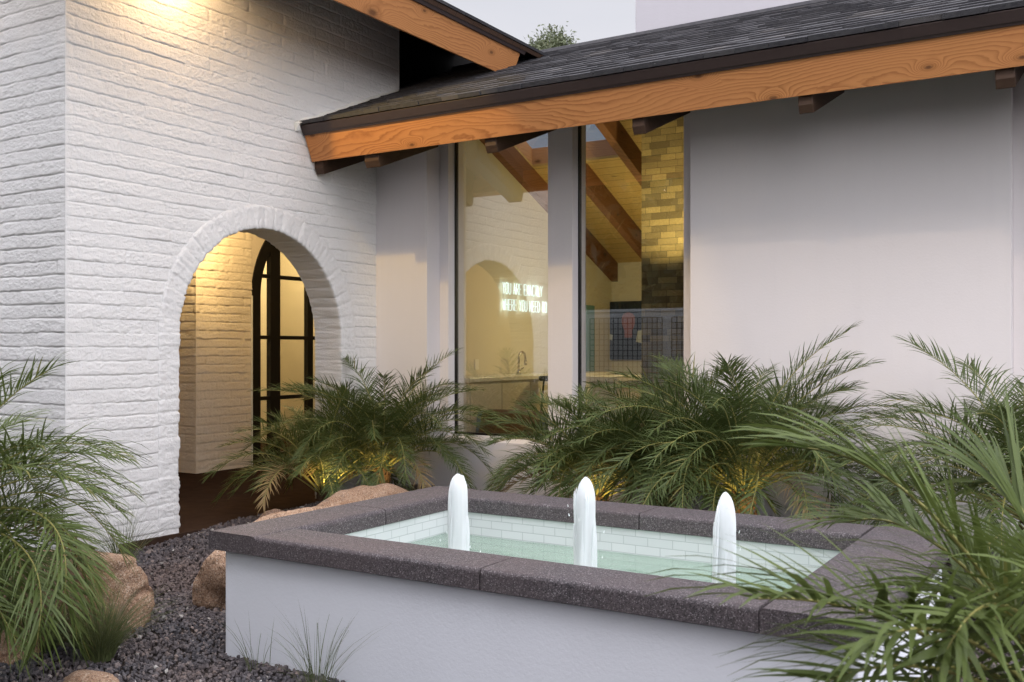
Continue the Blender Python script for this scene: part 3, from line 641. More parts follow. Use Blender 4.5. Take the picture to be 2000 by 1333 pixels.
# painting, mirror, island, armchair, stool
pt = thing('painting', (-6.1, 13.10, 1.36), 'dark painting of a figure in dark clothing hanging beside the stone column', 'painting')
mb = MB(); mb.box(-6.47, -5.35, 13.07, 13.12, 1.36, 2.21); link('canvas', mb, M['navy'], pt)
def ell(cx, cz, a, b, y0, th, k=24, top=None): return [(cx + a * math.cos(t), y0, cz + b * math.sin(t)) for t in np.linspace(0, 2 * math.pi, k, endpoint=False)]
mb = MB(); mb.prism(ell(-6.10, 1.93, .105, .17, 13.066, 0), (0, .003, 0)); mb.prism([(-6.16, 13.0655, 1.80), (-6.04, 13.0655, 1.80), (-6.04, 13.0655, 1.68), (-6.16, 13.0655, 1.68)], (0, .003, 0)); link('painted_face', mb, M['face'], pt)
mb = MB(); mb.prism([(-6.21, 13.062, 1.98), (-6.19, 13.062, 2.08), (-6.10, 13.062, 2.125), (-6.01, 13.062, 2.08), (-5.99, 13.062, 1.98), (-6.03, 13.062, 2.03), (-6.10, 13.062, 2.05), (-6.17, 13.062, 2.03)], (0, .003, 0)); link('painted_hair', mb, M['navy'], pt)
mb = MB(); mb.prism([(-5.98, 13.066, 1.62), (-5.70, 13.066, 1.55), (-5.70, 13.066, 1.80), (-5.95, 13.066, 1.78)], (0, .003, 0)); mb.prism([(-6.42, 13.066, 1.66), (-6.36, 13.066, 1.64), (-6.35, 13.066, 1.72), (-6.40, 13.066, 1.74)], (0, .003, 0)); link('painted_light', mb, M['pale'], pt)
mb = MB(); mb.box(XI + .002, XI + .03, 12.28, 12.52, 1.2, 2.13); o = link('wall_mirror', mb, M['teal'], origin=(XI, 12.4, 1.2)); tag(o, 'narrow tall teal mirror on the side wall beyond the kitchen counter', 'mirror')
ki = thing('kitchen_island', (-5.1, 10.6, ZF), 'white lit kitchen island behind the palms in the second window', 'island')
mb = MB(); mb.box(-5.35, -4.95, 10.3, 11.2, 1.13, 1.19); link('worktop', mb, M['top'], ki, bevel=.004)
mb = MB(); mb.box(-5.32, -4.98, 10.33, 11.17, ZF + .001, 1.128); link('cabinet', mb, M['cream'], ki)
ac = thing('armchair', (-5.45, 8.95, ZF), 'brown leather armchair with blue grey side panel just inside the window', 'armchair')
def rbox(mb, x0, x1, y0, y1, z0, z1): mb.box(x0, x1, y0, y1, z0, z1)
mb = MB(); mb.prism([(-5.78, 8.62, ZF + .30), (-5.78, 8.70, ZF + .56), (-5.76, 8.80, ZF + .60), (-5.74, 8.86, ZF + .56), (-5.74, 8.86, ZF + .30)], (.72, 0, 0)); link('backrest', mb, M['leather'], ac, bevel=.04)
mb = MB(); mb.box(-5.76, -5.06, 8.86, 9.42, ZF + .22, ZF + .40); link('seat', mb, M['leather'], ac, bevel=.04)
for x in (-5.88, -5.06):
    mb = MB(); mb.prism([(x, 8.64, ZF + .20), (x, 9.42, ZF + .20), (x, 9.42, ZF + .48), (x, 8.78, ZF + .57), (x, 8.70, ZF + .55)], (.10, 0, 0)); link('arm', mb, M['bluegrey'], ac, bevel=.03)
for x in (-5.82, -5.06):
    for y in (8.68, 9.38): mb = MB(); mb.tube([(x, y, ZF + .21), (x, y, ZF)], [.022, .014], 8); link('leg', mb, M['inbeam'], ac)
bs = thing('bar_stool', (-5.62, 10.0, ZF), 'black metal bar stool standing against the kitchen counter', 'stool')
mb = MB(); mb.lathe([(.15, .86), (.17, .88), (.17, .91), (.15, .92)], (-5.60, 9.95, ZF), 16); link('seat', mb, M['black'], bs)
for a in range(4):
    c_, s_ = math.cos(math.pi * (a + .5) / 2), math.sin(math.pi * (a + .5) / 2)
    mb = MB(); mb.tube([(-5.60 + .11 * c_, 9.95 + .11 * s_, ZF + .87), (-5.60 + .19 * c_, 9.95 + .19 * s_, ZF)], .011, 6); link('leg', mb, M['black'], bs)
mb = MB(); mb.tube([(-5.60 + .16 * math.cos(t), 9.95 + .16 * math.sin(t), ZF + .30) for t in np.linspace(0, 2 * math.pi, 17)], .008, 6); link('foot_ring', mb, M['black'], bs)

# ------------------------------------------------------------------ fountain
fo = thing('fountain', (-2.27, 4.3, 0), 'raised rectangular stucco fountain basin with speckled grey stone coping', 'fountain')
ox0, ox1, oy0, oy1 = -3.842, -.690, 3.348, 5.252; ix0, ix1, iy0, iy1 = -3.515, -1.067, 3.640, 4.935; TZ, TH = .607, .092
wx0, wx1, wy0, wy1 = -3.776, -.745, 3.399, 5.20
mb = MB(); tx0, tx1, ty0, ty1 = ix0 - .015, ix1 + .015, iy0 - .015, iy1 + .015; zt = TZ - TH
mb.box(wx0, wx1, wy0, ty0 - .012, -.25, zt); mb.box(wx0, wx1, ty1 + .012, wy1, -.25, zt); mb.box(wx0, tx0 - .012, ty0 - .012, ty1 + .012, -.25, zt); mb.box(tx1 + .012, wx1, ty0 - .012, ty1 + .012, -.25, zt)
link('basin_wall', mb, M['fount'], fo, bevel=.006)
mb = MB()
mb.add([(tx0, ty1, .1), (tx1, ty1, .1), (tx1, ty1, zt), (tx0, ty1, zt)], [(0, 1, 2, 3)]); mb.add([(tx0, ty0, .1), (tx1, ty0, .1), (tx1, ty0, zt), (tx0, ty0, zt)], [(3, 2, 1, 0)])
mb.add([(tx0, ty0, .1), (tx0, ty1, .1), (tx0, ty1, zt), (tx0, ty0, zt)], [(0, 1, 2, 3)]); mb.add([(tx1, ty0, .1), (tx1, ty1, .1), (tx1, ty1, zt), (tx1, ty0, zt)], [(3, 2, 1, 0)])
link('tile_lining', mb, M['tile'], fo)
mb = MB(); mb.box(tx0 - .01, tx1 + .01, ty0 - .01, ty1 + .01, .06, .10); link('basin_floor', mb, M['poolfloor'], fo)
g = .0035
def stone(x0, x1, y0, y1):
    mb = MB(); mb.box(x0 + g, x1 - g, y0 + g, y1 - g, zt + .001, TZ); o = link('coping_stone', mb, M['granite'], fo)
    b = o.modifiers.new('bevel', 'BEVEL'); b.width = .004; b.segments = 2
    return o
def run(a0, a1, b0, b1, axis, sgn):
    """one coping stone with its outer (sgn) and inner long edges eased"""
    mb = MB(); r1, r2 = .026, .020; prof = []
    for t in np.linspace(0, math.pi / 2, 6): prof.append((b1 - r1 + r1 * math.sin(t), TZ - r1 + r1 * math.cos(t)))
    prof += [(b1, zt + .004), (b1 - .004, zt + .001), (b0 + .004, zt + .001), (b0, zt + .004)]
    for t in np.linspace(0, math.pi / 2, 6): prof.append((b0 + r2 - r2 * math.cos(t), TZ - r2 + r2 * math.sin(t)))
    if axis == 0: P = [(a0 + g, p, z) for p, z in prof]; mb.prism(P, (a1 - a0 - 2 * g, 0, 0))
    else: P = [(p, a0 + g, z) for p, z in prof]; mb.prism(P, (0, a1 - a0 - 2 * g, 0))
    return link('coping_stone', mb, M['granite'], fo)
run(ix0, -2.228, oy0, iy0, 0, -1); run(-2.228, ix1, oy0, iy0, 0, -1); run(ix0, -2.24, iy1, oy1, 0, 1); run(-2.24, ix1, iy1, oy1, 0, 1)
run(oy0, 4.33, ox0, ix0, 1, -1); run(4.33, oy1, ox0, ix0, 1, -1); run(oy0, 4.28, ix1, ox1, 1, 1); run(4.28, oy1, ix1, ox1, 1, 1)
WZ = .376
nx, ny = 160, 90; X_, Y_ = np.meshgrid(np.linspace(tx0, tx1, nx), np.linspace(ty0, ty1, ny), indexing='ij')
JX = (-2.985, -2.235, -1.525); JY = 4.28; JT = (.853, .888, .868)
Z_ = np.full_like(X_, WZ)
for jx in JX:
    d = np.hypot(X_ - jx, Y_ - JY); Z_ += .006 * np.sin(d * 55) * np.exp(-d * 5) + .02 * np.exp(-(d / .09) ** 2)
Z_ += .0015 * fbm(X_ * 9, Y_ * 9, 0, 3, 71)
mb = MB(); mb.grid(np.stack([X_, Y_, Z_], -1)); o = link('water', mb, M['water'], origin=(-2.29, 4.28, WZ), smooth=True); o['kind'] = 'structure'
LAB = ('water jet rising nearest the arched wall end of the fountain', 'middle water jet of the three in the fountain', 'water jet rising nearest the drooping palm fronds at the fountain corner')
for jx, jt, lab, jc in zip(JX, JT, LAB, (.80, .74, .62)):
    jet = thing('water_jet', (jx, JY, WZ), lab, 'water jet', 'white foaming jets of the fountain')
    rs = np.random.RandomState(int(-jx * 100)); H_ = jt - WZ
    def col(r0, r1, top, seed, k=40, m=46):
        zz = np.concatenate([np.linspace(-.03, top * .5, 22), top * (.5 + .5 * np.sin(np.linspace(.04, math.pi / 2, m - 22)))])
        tt = np.clip((zz / top - jc) / (1 - jc), 0, 1); rr = (r0 + (r1 - r0) * np.clip(zz / top, 0, 1)) * np.clip(1 - tt ** 2.1, 0, 1) ** .5 + .012 * np.exp(-np.clip(zz, 0, 1) / .03) + .0005
        thv = np.linspace(0, 2 * math.pi, k, endpoint=False); ZZ, TT = np.meshgrid(zz, thv, indexing='ij'); RR = np.broadcast_to(rr[:, None], ZZ.shape)
        nz_ = 1 + .13 * fbm(np.cos(TT) * 1.6 + seed, np.sin(TT) * 1.6, ZZ * 2.2, 2, seed) + .035 * fbm(np.cos(TT) * 6 + seed, np.sin(TT) * 6, ZZ * 2, 2, seed + 5)
        RR = RR * nz_; sx_ = .010 * np.sin(ZZ * 5 + seed) * ZZ / top; ZZ = ZZ + .006 * vn(np.cos(TT) * 2 + seed, np.sin(TT) * 2, 0, seed) * np.clip(ZZ / top, 0, 1) ** 3; G = np.stack([jx + sx_ + RR * np.cos(TT), JY + RR * np.sin(TT), WZ + ZZ], -1); G = np.concatenate([G, G[:, :1]], 1)
        m_ = MB(); m_.grid(G.transpose(1, 0, 2)); return m_
    link('water_column', col(.050, .046, H_ * .975, 3 + int(-jx * 10)), M['foam'], jet, smooth=True)
    mb = MB()
    for k in range(22):
        a = rs.rand() * 6.283; d = .034 + .014 * rs.rand(); hh_ = H_ * (.45 + .53 * rs.rand() ** .6) * (1 if d < .042 else .9); r = .007 + .007 * rs.rand(); n = 14
        zz = np.linspace(-.02, hh_, n); sw = .006 * np.sin(zz * 9 + a * 3); dd = (d + sw) * np.sqrt(np.clip(1 - np.clip((zz / H_ - jc) / (1.02 - jc), 0, 1) ** 2.1, .05, 1))
        mb.tube(np.stack([jx + dd * np.cos(a + zz * .6), JY + dd * np.sin(a + zz * .6), WZ + zz], -1), r * np.sqrt(np.clip(1 - (zz / (hh_ + .002)).clip(0, 1) ** 4, .02, 1)), 7)
    link('spray', mb, M['foam'], jet, smooth=True)
    mb = MB()
    for k in range(9):
        a = rs.rand() * 6.28; d = .05 + abs(rs.randn()) * .035; z = rs.rand() ** 2 * H_ * .8; r = .0018 + .002 * rs.rand()
        mb.tube([(jx + d * math.cos(a), JY + d * math.sin(a), WZ + z), (jx + d * 1.03 * math.cos(a), JY + d * 1.03 * math.sin(a), WZ + z + .012)], [r, r * .6], 5)
    link('droplets', mb, M['foam'], jet)
    mb = MB(); mb.lathe([(.02, -.25), (.02, -.04), (.016, -.035)], (jx, JY, WZ), 12); nzz = link('nozzle', mb, M['steel'], jet)
    mb = MB(); mb.lathe([(.05, -.262), (.055, -.25), (.05, -.24)], (jx, JY - .13, WZ), 14); pl = link('pool_light', mb, M['lenspool'], jet)
    lamp('pool_lamp', (jx, JY - .13, WZ - .215), .38, (.95, 1., .97), .03, parent=jet)
    lamp('pool_lamp', (jx, JY + .13, WZ - .215), .38, (.95, 1., .97), .03, parent=jet)

# ------------------------------------------------------------------ palms
def bez(P0, P1, P2, n):
    t = np.linspace(0, 1, n)[:, None]; P0, P1, P2 = map(np.asarray, (P0, P1, P2)); return (1 - t) ** 2 * P0 + 2 * t * (1 - t) * P1 + t ** 2 * P2
def frond_mb(P0, P1, P2, npair, ll, lw, rg, droop=1.6, pet=.2, lift=.45, ang0=68, ang1=24, seg=5):
    n = 26; C = bez(P0, P1, P2, n); T = np.gradient(C, axis=0); T /= np.linalg.norm(T, axis=1)[:, None]
    mb = MB(); V = []; F = []
    tt = np.linspace(pet, 1, npair)
    for s_ in tt:
        i = min(n - 2, int(s_ * (n - 1))); f = s_ * (n - 1) - i; p = C[i] * (1 - f) + C[i + 1] * f; t = T[i]
        side = np.cross(t, (0, 0, 1.)); sn = np.linalg.norm(side)
        side = side / sn if sn > .15 else np.array([1., 0, 0]); nr = np.cross(side, t)
        q = (s_ - pet) / (1 - pet)
        for sg in (-1, 1):
            if rg.random() < .03: continue
            a = R(ang0 + (ang1 - ang0) * q + rg.uniform(-12, 12)); lf = lift + rg.uniform(-.38, .38)
            d = math.cos(a) * t + math.sin(a) * (sg * side * math.cos(lf) + nr * math.sin(lf)); d = d / np.linalg.norm(d)
            L = ll * (.50 + .50 * math.sin(math.pi * min(1, .12 + q * .88)) ** .7) * rg.uniform(.74, 1.14)
            st = L / seg; x = p.copy(); b = len(V)
            for k in range(seg + 1):
                wv = t - d * np.dot(t, d); wl_ = np.linalg.norm(wv); wv = wv / wl_ if wl_ > .05 else nr
                hw = lw * .5 * (.55, 1., .95, .75, .45, .06)[min(5, int(k * 5 / seg))]
                V.append(x + wv * hw); V.append(x - wv * hw)
                if k < seg: F.append((b + 2 * k, b + 2 * k + 1, b + 2 * k + 3, b + 2 * k + 2))
                dr = droop * rg.uniform(.6, 1.4) * st * (.4 + .9 * k / seg) * (1.25 - .5 * abs(d[2]))
                x = x + d * st; d = d + np.array([0, 0, -dr]); d = d / np.linalg.norm(d)
    mb.add(V, F); return mb, C
def make_frond(name, P0, P1, P2, rg, root, mat, npair=34, ll=.26, lw=.011, droop=2.2, pet=.2, rr=.0065, **kw):
    mb, C = frond_mb(P0, P1, P2, npair, ll, lw, rg, droop, pet, **kw)
    f = link(name, mb, mat, root)
    mr = MB(); n = len(C); mr.tube(C, np.linspace(rr, rr * .25, n), 5); link('rachis', mr, M['petiole'], f, smooth=True)
    return f
def trunk(root, x, y, z0, z1, r, rg):
    mb = MB(); n = 14; P = [(x + .01 * math.sin(k * .7), y + .01 * math.cos(k), z0 - .05 + (z1 - z0 + .05) * k / (n - 1)) for k in range(n)]
    mb.tube(P, [r * (1.15 - .25 * k / n) * (1 + .12 * (k % 2)) for k in range(n)], 12)
    for k in range(int(70 * (z1 - z0) / .3) + 12):
        a = k * 2.4; z = z0 + (z1 - z0) * rg.random(); c, s_ = math.cos(a), math.sin(a)
        mb.tube([(x + r * .8 * c, y + r * .8 * s_, z), (x + r * 1.25 * c, y + r * 1.25 * s_, z + .02), (x + r * 1.5 * c, y + r * 1.5 * s_, z + .06)], [.016, .014, .006], 5)
    return link('trunk', mb, M['fibre'], root)
def palm(x, y, h, nf, L, seed, label, mat='leaf', ll=.26, lw=.0085, emin=-22, emax=84, az0=0, npair=50, r=.055, droop=2.2, azr=None, rr=.0065, extra=()):
    rg = random.Random(seed); z = float(gz(x, y)); root = thing('palm', (x, y, z), label, 'palm', 'date palms around the fountain')
    trunk(root, x, y, z, z + h, r, rg)
    for k in range(nf):
        q = k / (nf - 1); az = az0 + k * 2.399963 + rg.uniform(-.2, .2)
        if azr: az = azr[0] + (azr[1] - azr[0]) * ((k * .618034) % 1)
        el = R(emax + (emin - emax) * q ** .8 + rg.uniform(-6, 6)); l = L * (.62 + .45 * min(1, q * 2.5)) * rg.uniform(.88, 1.1)
        if q < .1: l = L * rg.uniform(.7, .9)
        c, s_ = math.cos(az), math.sin(az); b = np.array([x + r * .6 * c, y + r * .6 * s_, z + h - .04 + .05 * (1 - q)])
        d0 = np.array([c * math.cos(el), s_ * math.cos(el), math.sin(el)]); e2 = el - R(52 + 48 * min(1, q * 1.6)) + R(rg.uniform(-10, 10))
        d2 = np.array([c * math.cos(e2), s_ * math.cos(e2), math.sin(e2)])
        P1 = b + d0 * l * .60; P2 = P1 + d2 * l * .50
        if P2[2] < z + .06: P2[2] = z + .06
        tw = rg.uniform(-.26, .26); P2 = P2 + np.array([-s_, c, 0]) * tw * l
        make_frond('frond', b, P1, P2, rg, root, M['deadleaf'] if k >= nf - 2 else M[mat], npair, ll, lw, droop, rr=rr)
    for b, P1, P2 in extra: make_frond('frond', b, P1, P2, rg, root, M[mat], npair, ll, lw, droop, rr=rr)
    return root
Fv = np.array([-.5264, .8502, 0]); Rv = np.array([.8502, .5264, 0])
def at(px, py, d): return np.array([0, 0, 1.5]) + d * (Fv + (px - 1000) / 1922 * Rv + np.array([0, 0, (684 - py) / 1922]))
LFB = np.array([-4.76, 2.50, float(gz(-4.76, 2.5)) + .66])
LFX = [(LFB, at(70, 930, 4.35), at(40, 1230, 4.3)), (LFB, at(180, 900, 4.2), at(120, 1200, 4.15)), (LFB, at(20, 930, 4.5), at(-40, 1190, 4.45)), (LFB, at(130, 1000, 4.1), at(70, 1260, 4.05))]
palm(-5.90, 6.42, .10, 38, 1.12, 11, 'uplit palm rising from the boulder in front of the arch opening', ll=.21, r=.04, droop=4.2, emin=40)
palm(-5.62, 6.86, .26, 62, 1.34, 12, 'palm with dark trunk in the corner between arch and window', ll=.24, droop=4.2, emin=34)
palm(-3.34, 6.62, .22, 56, 1.10, 13, 'palm standing in front of the pillar between the two windows', ll=.25, droop=4.2, emin=32)
palm(-2.88, 6.80, .24, 42, 1.22, 17, 'palm squeezed between its two neighbours below the stone column window', ll=.24, droop=4.2, emin=36)
palm(-2.22, 6.62, .34, 74, 1.40, 14, 'uplit palm with orange lit trunk against the blank stucco wall', ll=.27, r=.06, droop=4.2, emin=30)
palm(-.42, 6.35, .34, 58, 1.36, 15, 'palm behind the far end of the fountain near the wall corner', ll=.28, droop=4., emin=25)
palm(-4.76, 2.50, .66, 54, 1.02, 16, 'palm with long hanging leaflets overhanging the tan boulder', 'leafw', ll=.31, lw=.0088, droop=4.4, npair=44, r=.06, emin=2, extra=LFX)

# foreground palm beside the camera: fronds placed along measured arcs
Fv = np.array([-.5264, .8502, 0]); Rv = np.array([.8502, .5264, 0])
Fv = Fv
def at(px, py, d): return np.array([0, 0, 1.5]) + d * (Fv + (px - 1000) / 1922 * Rv + np.array([0, 0, (684 - py) / 1922]))
fx, fy = at(2130, 1333, 2.05)[:2]
rg = random.Random(77); root = thing('palm', (fx, fy, 0), 'large near palm whose fronds droop over the corner of the fountain', 'palm', 'date palms around the fountain')
trunk(root, fx, fy, 0, .62, .075, rg); cb = np.array([fx, fy, .66])
FR = [((1850, 880, 2.0), (1560, 875, 2.2), 30, 12), ((1860, 960, 2.1), (1660, 1020, 2.35), 58, 22), ((1800, 1150, 1.75), (1480, 1170, 1.65), 64, 24),
      ((2030, 880, 2.1), (1910, 950, 2.3), 34, 14), ((1880, 1180, 1.9), (1720, 1400, 1.7), 66, 24), ((1900, 1030, 2.2), (1800, 1190, 2.5), 64, 24),
      ((1970, 1020, 1.7), (1850, 1270, 1.5), 66, 24), ((2150, 900, 2.0), (2330, 980, 2.0), 66, 24), ((2140, 950, 2.6), (2240, 1050, 3.0), 66, 24),
      ((1990, 1000, 2.3), (1930, 1180, 2.6), 66, 24), ((1850, 1230, 1.75), (1620, 1330, 1.6), 66, 24), ((1900, 1130, 1.6), (1700, 1260, 1.45), 60, 22), ((1960, 1090, 2.1), (1870, 1330, 2.1), 66, 24), ((2080, 980, 1.8), (2040, 1180, 1.6), 60, 24)]
for a, b, a0, a1 in FR:
    make_frond('frond', cb + np.array([rg.uniform(-.03, .03), rg.uniform(-.03, .03), rg.uniform(-.03, .03)]), at(*a), at(*b), rg, root, M['leafw'], 34, .31, .0112, 3.4, pet=.22, rr=.007, ang0=a0, ang1=a1)

# ------------------------------------------------------------------ boulders
def boulder(name, c, s, seed, label, mat='rock', rot=0., amp=.22, sub=5):
    bm = bmesh.new(); bmesh.ops.create_icosphere(bm, subdivisions=sub, radius=1); V = np.array([v.co[:] for v in bm.verts]); F = [[v.index for v in f.verts] for f in bm.faces]; bm.free()
    rs = np.random.RandomState(seed)
    for k in range(9):
        n = rs.randn(3); n /= np.linalg.norm(n); d = V @ n; lim = .62 + .25 * rs.rand(); V = V - np.outer(np.clip(d - lim, 0, None) * .85, n)
    d = amp * fbm(V[:, 0] * 1.3 + seed, V[:, 1] * 1.3, V[:, 2] * 1.3, 4, seed) + .03 * fbm(V[:, 0] * 8, V[:, 1] * 8, V[:, 2] * 8, 3, seed + 3)
    cr = abs(vn(V[:, 0] * 1.6 + 3 * seed, V[:, 1] * 1.6, V[:, 2] * 2.2, seed + 8)); d = d - .15 * np.exp(-(cr / .045) ** 2); d = d + .05 * abs(fbm(V[:, 0] * 3.1, V[:, 1] * 3.1, V[:, 2] * 3.1, 3, seed + 12))
    V = V * (1 + d)[:, None] * np.array(s); ca, sa = math.cos(rot), math.sin(rot)
    V = np.stack([V[:, 0] * ca - V[:, 1] * sa, V[:, 0] * sa + V[:, 1] * ca, V[:, 2]], -1) + np.array(c)
    mb = MB(); mb.add(V, F); o = link(name, mb, M[mat], origin=(c[0], c[1], 0), smooth=True); return tag(o, label, 'boulder')
boulder('boulder', (-4.90, 3.28, .10), (.46, .34, .35), 21, 'rounded tan granite boulder with a dark crease lying on the gravel by the near palm', rot=.5)
boulder('boulder', (-4.78, 2.68, .0), (.34, .28, .14), 22, 'low reddish boulder half hidden under the hanging palm leaflets', rot=.9)
boulder('boulder', (-4.31, 4.52, .06), (.37, .82, .47), 23, 'long tan boulder leaning along the short side of the fountain', rot=-.1)
boulder('boulder', (-4.80, 5.75, .0), (.52, .85, .44), 27, 'flat tan bedrock slab under the uplit palms behind the fountain', rot=.1)
boulder('boulder', (-5.62, 5.55, .14), (.16, .14, .12), 25, 'small grey stone in front of the arch opening floor', 'rock2', rot=.3, sub=4)
boulder('boulder', (-3.95, 2.76, -.045), (.26, .16, .09), 26, 'low pale stone at the bottom edge below the foreground grass', rot=.2, sub=4)

# ------------------------------------------------------------------ grass tufts
def tuft(name, x, y, n, h, spread, seed, label, wid=.0035, z=None):
    rg = random.Random(seed); z = float(gz(x, y)) if z is None else z; V = []; F = []
    for k in range(n):
        a = rg.random() * 6.283; r0 = rg.random() ** .5 * .06; L = h * rg.uniform(.55, 1.1); lean = spread * rg.uniform(.1, 1); bx, by = x + r0 * math.cos(a), y + r0 * math.sin(a); a += rg.uniform(-.5, .5)
        w = wid * rg.uniform(.6, 1.2); b = len(V); ta = rg.random() * 6.28; wx, wy = math.cos(ta) * w / 2, math.sin(ta) * w / 2
        for j in range(6):
            t = j / 5; dx = lean * L * (t ** 1.6); zz = L * (t - .35 * lean * t * t); k_ = 1 - t ** 2 * .95
            V.append((bx + dx * math.cos(a) + wx * k_, by + dx * math.sin(a) + wy * k_, z + zz)); V.append((bx + dx * math.cos(a) - wx * k_, by + dx * math.sin(a) - wy * k_, z + zz))
            if j < 5: F.append((b + 2 * j, b + 2 * j + 1, b + 2 * j + 3, b + 2 * j + 2))
    mb = MB(); mb.add(V, F); o = link(name, mb, M['grass'], origin=(x, y, z)); return tag(o, label, 'grass')
tuft('grass_tuft', -5.80, 4.32, 150, .46, .85, 31, 'wispy grass tuft growing at the foot of the white adobe wall')
tuft('grass_tuft', -4.20, 3.00, 620, .40, 1.25, 32, 'dense green grass clump in front of the tan boulder', .004)
tuft('grass_tuft', -4.55, 2.95, 260, .30, 1.2, 33, 'grass clump between the near palm and the low reddish boulder', .004)
tuft('grass_tuft', -2.98, 3.20, 64, .46, 1.05, 34, 'sparse dark grass blades against the white fountain wall', .0032)
tuft('grass_tuft', -3.45, 3.30, 16, .28, .8, 35, 'few thin blades near the fountain wall corner', .003)

# ------------------------------------------------------------------ gravel
rs = np.random.RandomState(5); N = 165000
P = np.stack([rs.uniform(-7.6, 1.6, N), rs.uniform(1.4, 7.55, N)], -1)
dep_ = P @ np.array([-.5264, .8502]); lat = P @ np.array([.8502, .5264])
ok = (dep_ > 1.5) & (abs(lat / np.maximum(dep_, .1)) < .75)
ok &= ~((P[:, 0] > wx0 - .01) & (P[:, 0] < wx1 + .01) & (P[:, 1] > wy0 - .01) & (P[:, 1] < wy1 + .01)); ok &= ~((P[:, 0] < XE + .02) & (P[:, 1] > Y0 - .02))
ok &= ~((P[:, 0] > -3.7) & (P[:, 1] > 5.3) & (rs.rand(N) < .6)); P = P[ok]
ph = (1 + 5 ** .5) / 2; I = np.array([(-1, ph, 0), (1, ph, 0), (-1, -ph, 0), (1, -ph, 0), (0, -1, ph), (0, 1, ph), (0, -1, -ph), (0, 1, -ph), (ph, 0, -1), (ph, 0, 1), (-ph, 0, -1), (-ph, 0, 1)]) / 1.9
IF = np.array([(0, 11, 5), (0, 5, 1), (0, 1, 7), (0, 7, 10), (0, 10, 11), (1, 5, 9), (5, 11, 4), (11, 10, 2), (10, 7, 6), (7, 1, 8), (3, 9, 4), (3, 4, 2), (3, 2, 6), (3, 6, 8), (3, 8, 9), (4, 9, 5), (2, 4, 11), (6, 2, 10), (8, 6, 7), (9, 8, 1)])
n = len(P); r = rs.uniform(.0055, .0125, n) * (1 + .5 * (rs.rand(n) < .06)); v = I[None] * (1 + .35 * rs.randn(n, 12, 1)).clip(.5, 1.5) * (r[:, None] * rs.uniform(.7, 1.2, (n, 3)))[:, None, :]
a = rs.rand(n) * 6.28; ca, sa = np.cos(a)[:, None], np.sin(a)[:, None]; v = np.stack([v[..., 0] * ca - v[..., 1] * sa, v[..., 0] * sa + v[..., 1] * ca, v[..., 2]], -1)
v += np.stack([P[:, 0], P[:, 1], gz(P[:, 0], P[:, 1]) - .004 + rs.uniform(0, .012, n)], -1)[:, None, :]
me = bpy.data.meshes.new('gravel'); idx = (IF[None] + (np.arange(n) * 12)[:, None, None]).reshape(-1).astype(np.int32)
me.vertices.add(n * 12); me.vertices.foreach_set('co', v.astype(np.float32).reshape(-1)); me.loops.add(len(idx)); me.loops.foreach_set('vertex_index', idx)
me.polygons.add(len(idx) // 3); me.polygons.foreach_set('loop_start', np.arange(0, len(idx), 3, dtype=np.int32)); me.update(calc_edges=True); me.polygons.foreach_set('use_smooth', np.zeros(len(me.polygons), bool)); me.materials.append(M['gravel'])
o = bpy.data.objects.new('gravel', me); COL.objects.link(o); tag(o, 'dark grey crushed lava gravel covering the planting bed', 'gravel', kind='stuff')

# ------------------------------------------------------------------ garden uplights
for x, y, e, tx, ty, lab in ((-5.62, 6.20, 10, -5.88, 6.45, 'small bronze uplight at the foot of the palm by the arch'), (-5.40, 6.62, 6.5, -5.70, 6.92, 'small bronze uplight at the foot of the palm in the wall corner'),
                             (-2.05, 6.28, 11, -2.22, 6.62, 'small bronze uplight at the foot of the palm with the orange trunk'), (-3.16, 6.35, 8, -3.45, 6.7, 'small bronze uplight between the palms below the windows')):
    z = float(gz(x, y)); u = thing('garden_uplight', (x, y, z), lab, 'uplight', 'garden uplights among the palms')
    d = Vector((tx - x, ty - y, .55)).normalized(); p0 = Vector((x, y, z + .05)); mb = MB(); mb.tube([(x, y, z - .06), (x, y, z + .05)], .008, 6); mb.tube([tuple(p0 - d * .04), tuple(p0), tuple(p0 + d * .05)], [.018, .026, .028], 12, cap=True); link('body', mb, M['drip'], u)
    mb = MB(); mb.tube([tuple(p0 + d * .051), tuple(p0 + d * .054)], .022, 12); link('lens', mb, M['lens'], u)
    q = p0 + d * .075; lamp('uplight_lamp', tuple(q), e, (1, .72, .30), .02, 125, tuple(q + d), .8, parent=u)

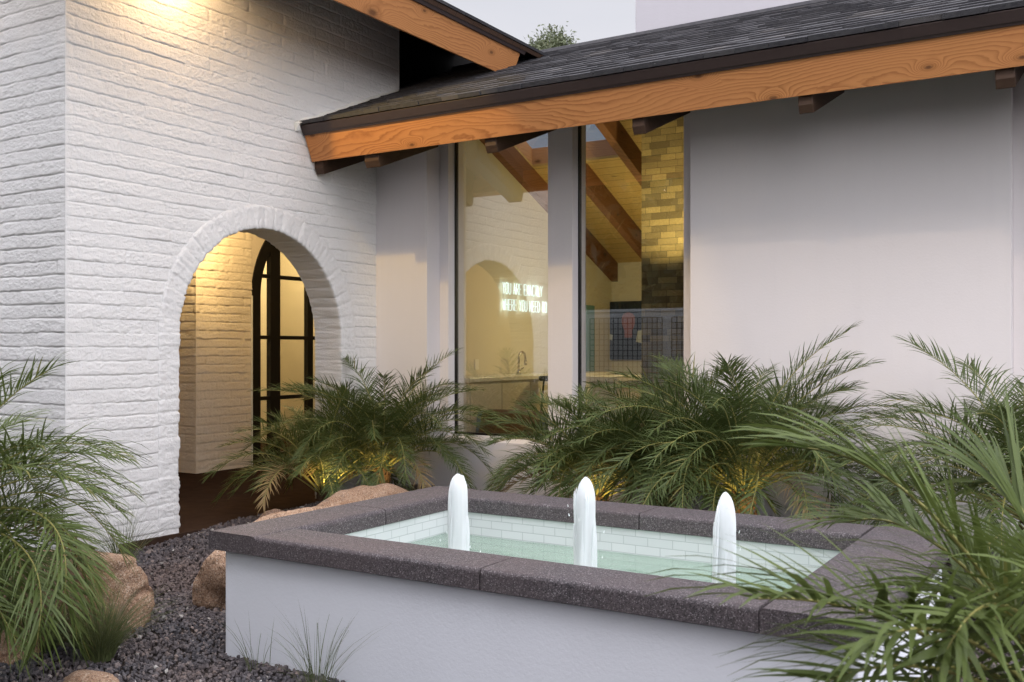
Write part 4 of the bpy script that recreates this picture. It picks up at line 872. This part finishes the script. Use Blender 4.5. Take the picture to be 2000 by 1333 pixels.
# ------------------------------------------------------------------ trees
def tree(name, x, y, h, cr, cz, rad, nleaf, ls, mat, seed, label, trunk_r=.16, clumps=40, group=None, boxy=False):
    rs = np.random.RandomState(seed); root = thing(name, (x, y, 0), label, 'tree', group)
    mb = MB(); mb.tube([(x, y, -.1), (x + .05, y, h * .3), (x - .05, y + .05, h * .6), (x, y, h * .88)], [trunk_r * 1.2, trunk_r, trunk_r * .6, trunk_r * .2], 10)
    C = rs.randn(clumps, 3); C /= np.linalg.norm(C, axis=1)[:, None]; C *= (rs.rand(clumps, 1) ** .4) * np.array(rad) * .85; C[:, 2] = np.where(boxy, rs.uniform(-1, 1, clumps) * rad[2], C[:, 2]); C += np.array([x, y, cz])
    for k in range(0, clumps, 2):
        z0 = max(h * .2, C[k][2] - .35 * np.hypot(C[k][0] - x, C[k][1] - y) - .6); mb.tube([(x, y, z0), tuple((np.array([x, y, z0]) + C[k]) / 2 + (0, 0, .1)), tuple(C[k])], [trunk_r * .3, trunk_r * .18, .012], 5)
    link('trunk', mb, M['bark'], root)
    k = rs.randint(0, clumps, nleaf); p = C[k] + rs.randn(nleaf, 3) * cr * .45; a = rs.randn(nleaf, 3); a /= np.linalg.norm(a, axis=1)[:, None]; b = np.cross(a, rs.randn(nleaf, 3)); b /= np.linalg.norm(b, axis=1)[:, None]
    s_ = (ls * rs.uniform(.6, 1.3, nleaf))[:, None]; V = np.stack([p - a * s_, p + b * s_ * .35, p + a * s_, p - b * s_ * .35], 1).reshape(-1, 3); F = np.arange(nleaf * 4).reshape(-1, 4)
    mb = MB(); mb.add(V, F); link('crown', mb, M[mat], root); return root
tree('eucalyptus_tree', -14.2, 25.2, 10.9, .42, 9.85, (.95, .95, 1.05), 9000, .072, 'euca', 41, 'grey green eucalyptus crown rising beyond the roof ridge', clumps=46)
HL = ('hedge tree beyond the boundary wall opposite the adobe corner', 'hedge tree behind the trellis boundary wall facing the fountain')
for k, x in enumerate((-10.2, -8.2, -6.2, -4.2, -2.2, -.2)):
    tree('hedge_tree', x, -4.6, 11.4, .75, 6.5, (1.35, 1.0, 4.7), 10000, .26, 'ficus', 50 + k, 'tall dark hedge tree in the row behind the grey boundary wall', clumps=90, boxy=True, group='hedge trees behind the boundary wall')

# ------------------------------------------------------------------ boundary wall and trellises opposite (seen in the window reflections)
mb = MB(); mb.box(-18, 8, -3.2, -3.0, -.1, 2.3); o = link('boundary_wall', mb, M['wallgrey'], origin=(-5, -3.1, 0), bevel=.01); tag(o, 'long grey rendered boundary wall reflected in the windows', 'wall')
mb = MB(); mb.box(-18, 8, -3.22, -2.98, 2.302, 2.36); link('wall_cap', mb, M['wallgrey'], o)
for k, x0 in enumerate((-11.6, -9.67, -7.8, -5.9)):
    mb = MB(); x1 = x0 + 1.66
    for x in np.arange(x0, x1 + .01, .1106): mb.box(x - .007, x + .007, -2.935, -2.92, .35, 2.17)
    for z in np.arange(.35, 2.18, .1138): mb.box(x0, x1, -2.950, -2.936, z - .007, z + .007)
    o = link('trellis_panel', mb, M['black'], origin=(x0, -2.93, .35)); tag(o, 'black square grid trellis panel on the grey boundary wall', 'trellis', 'black trellis panels on the boundary wall')
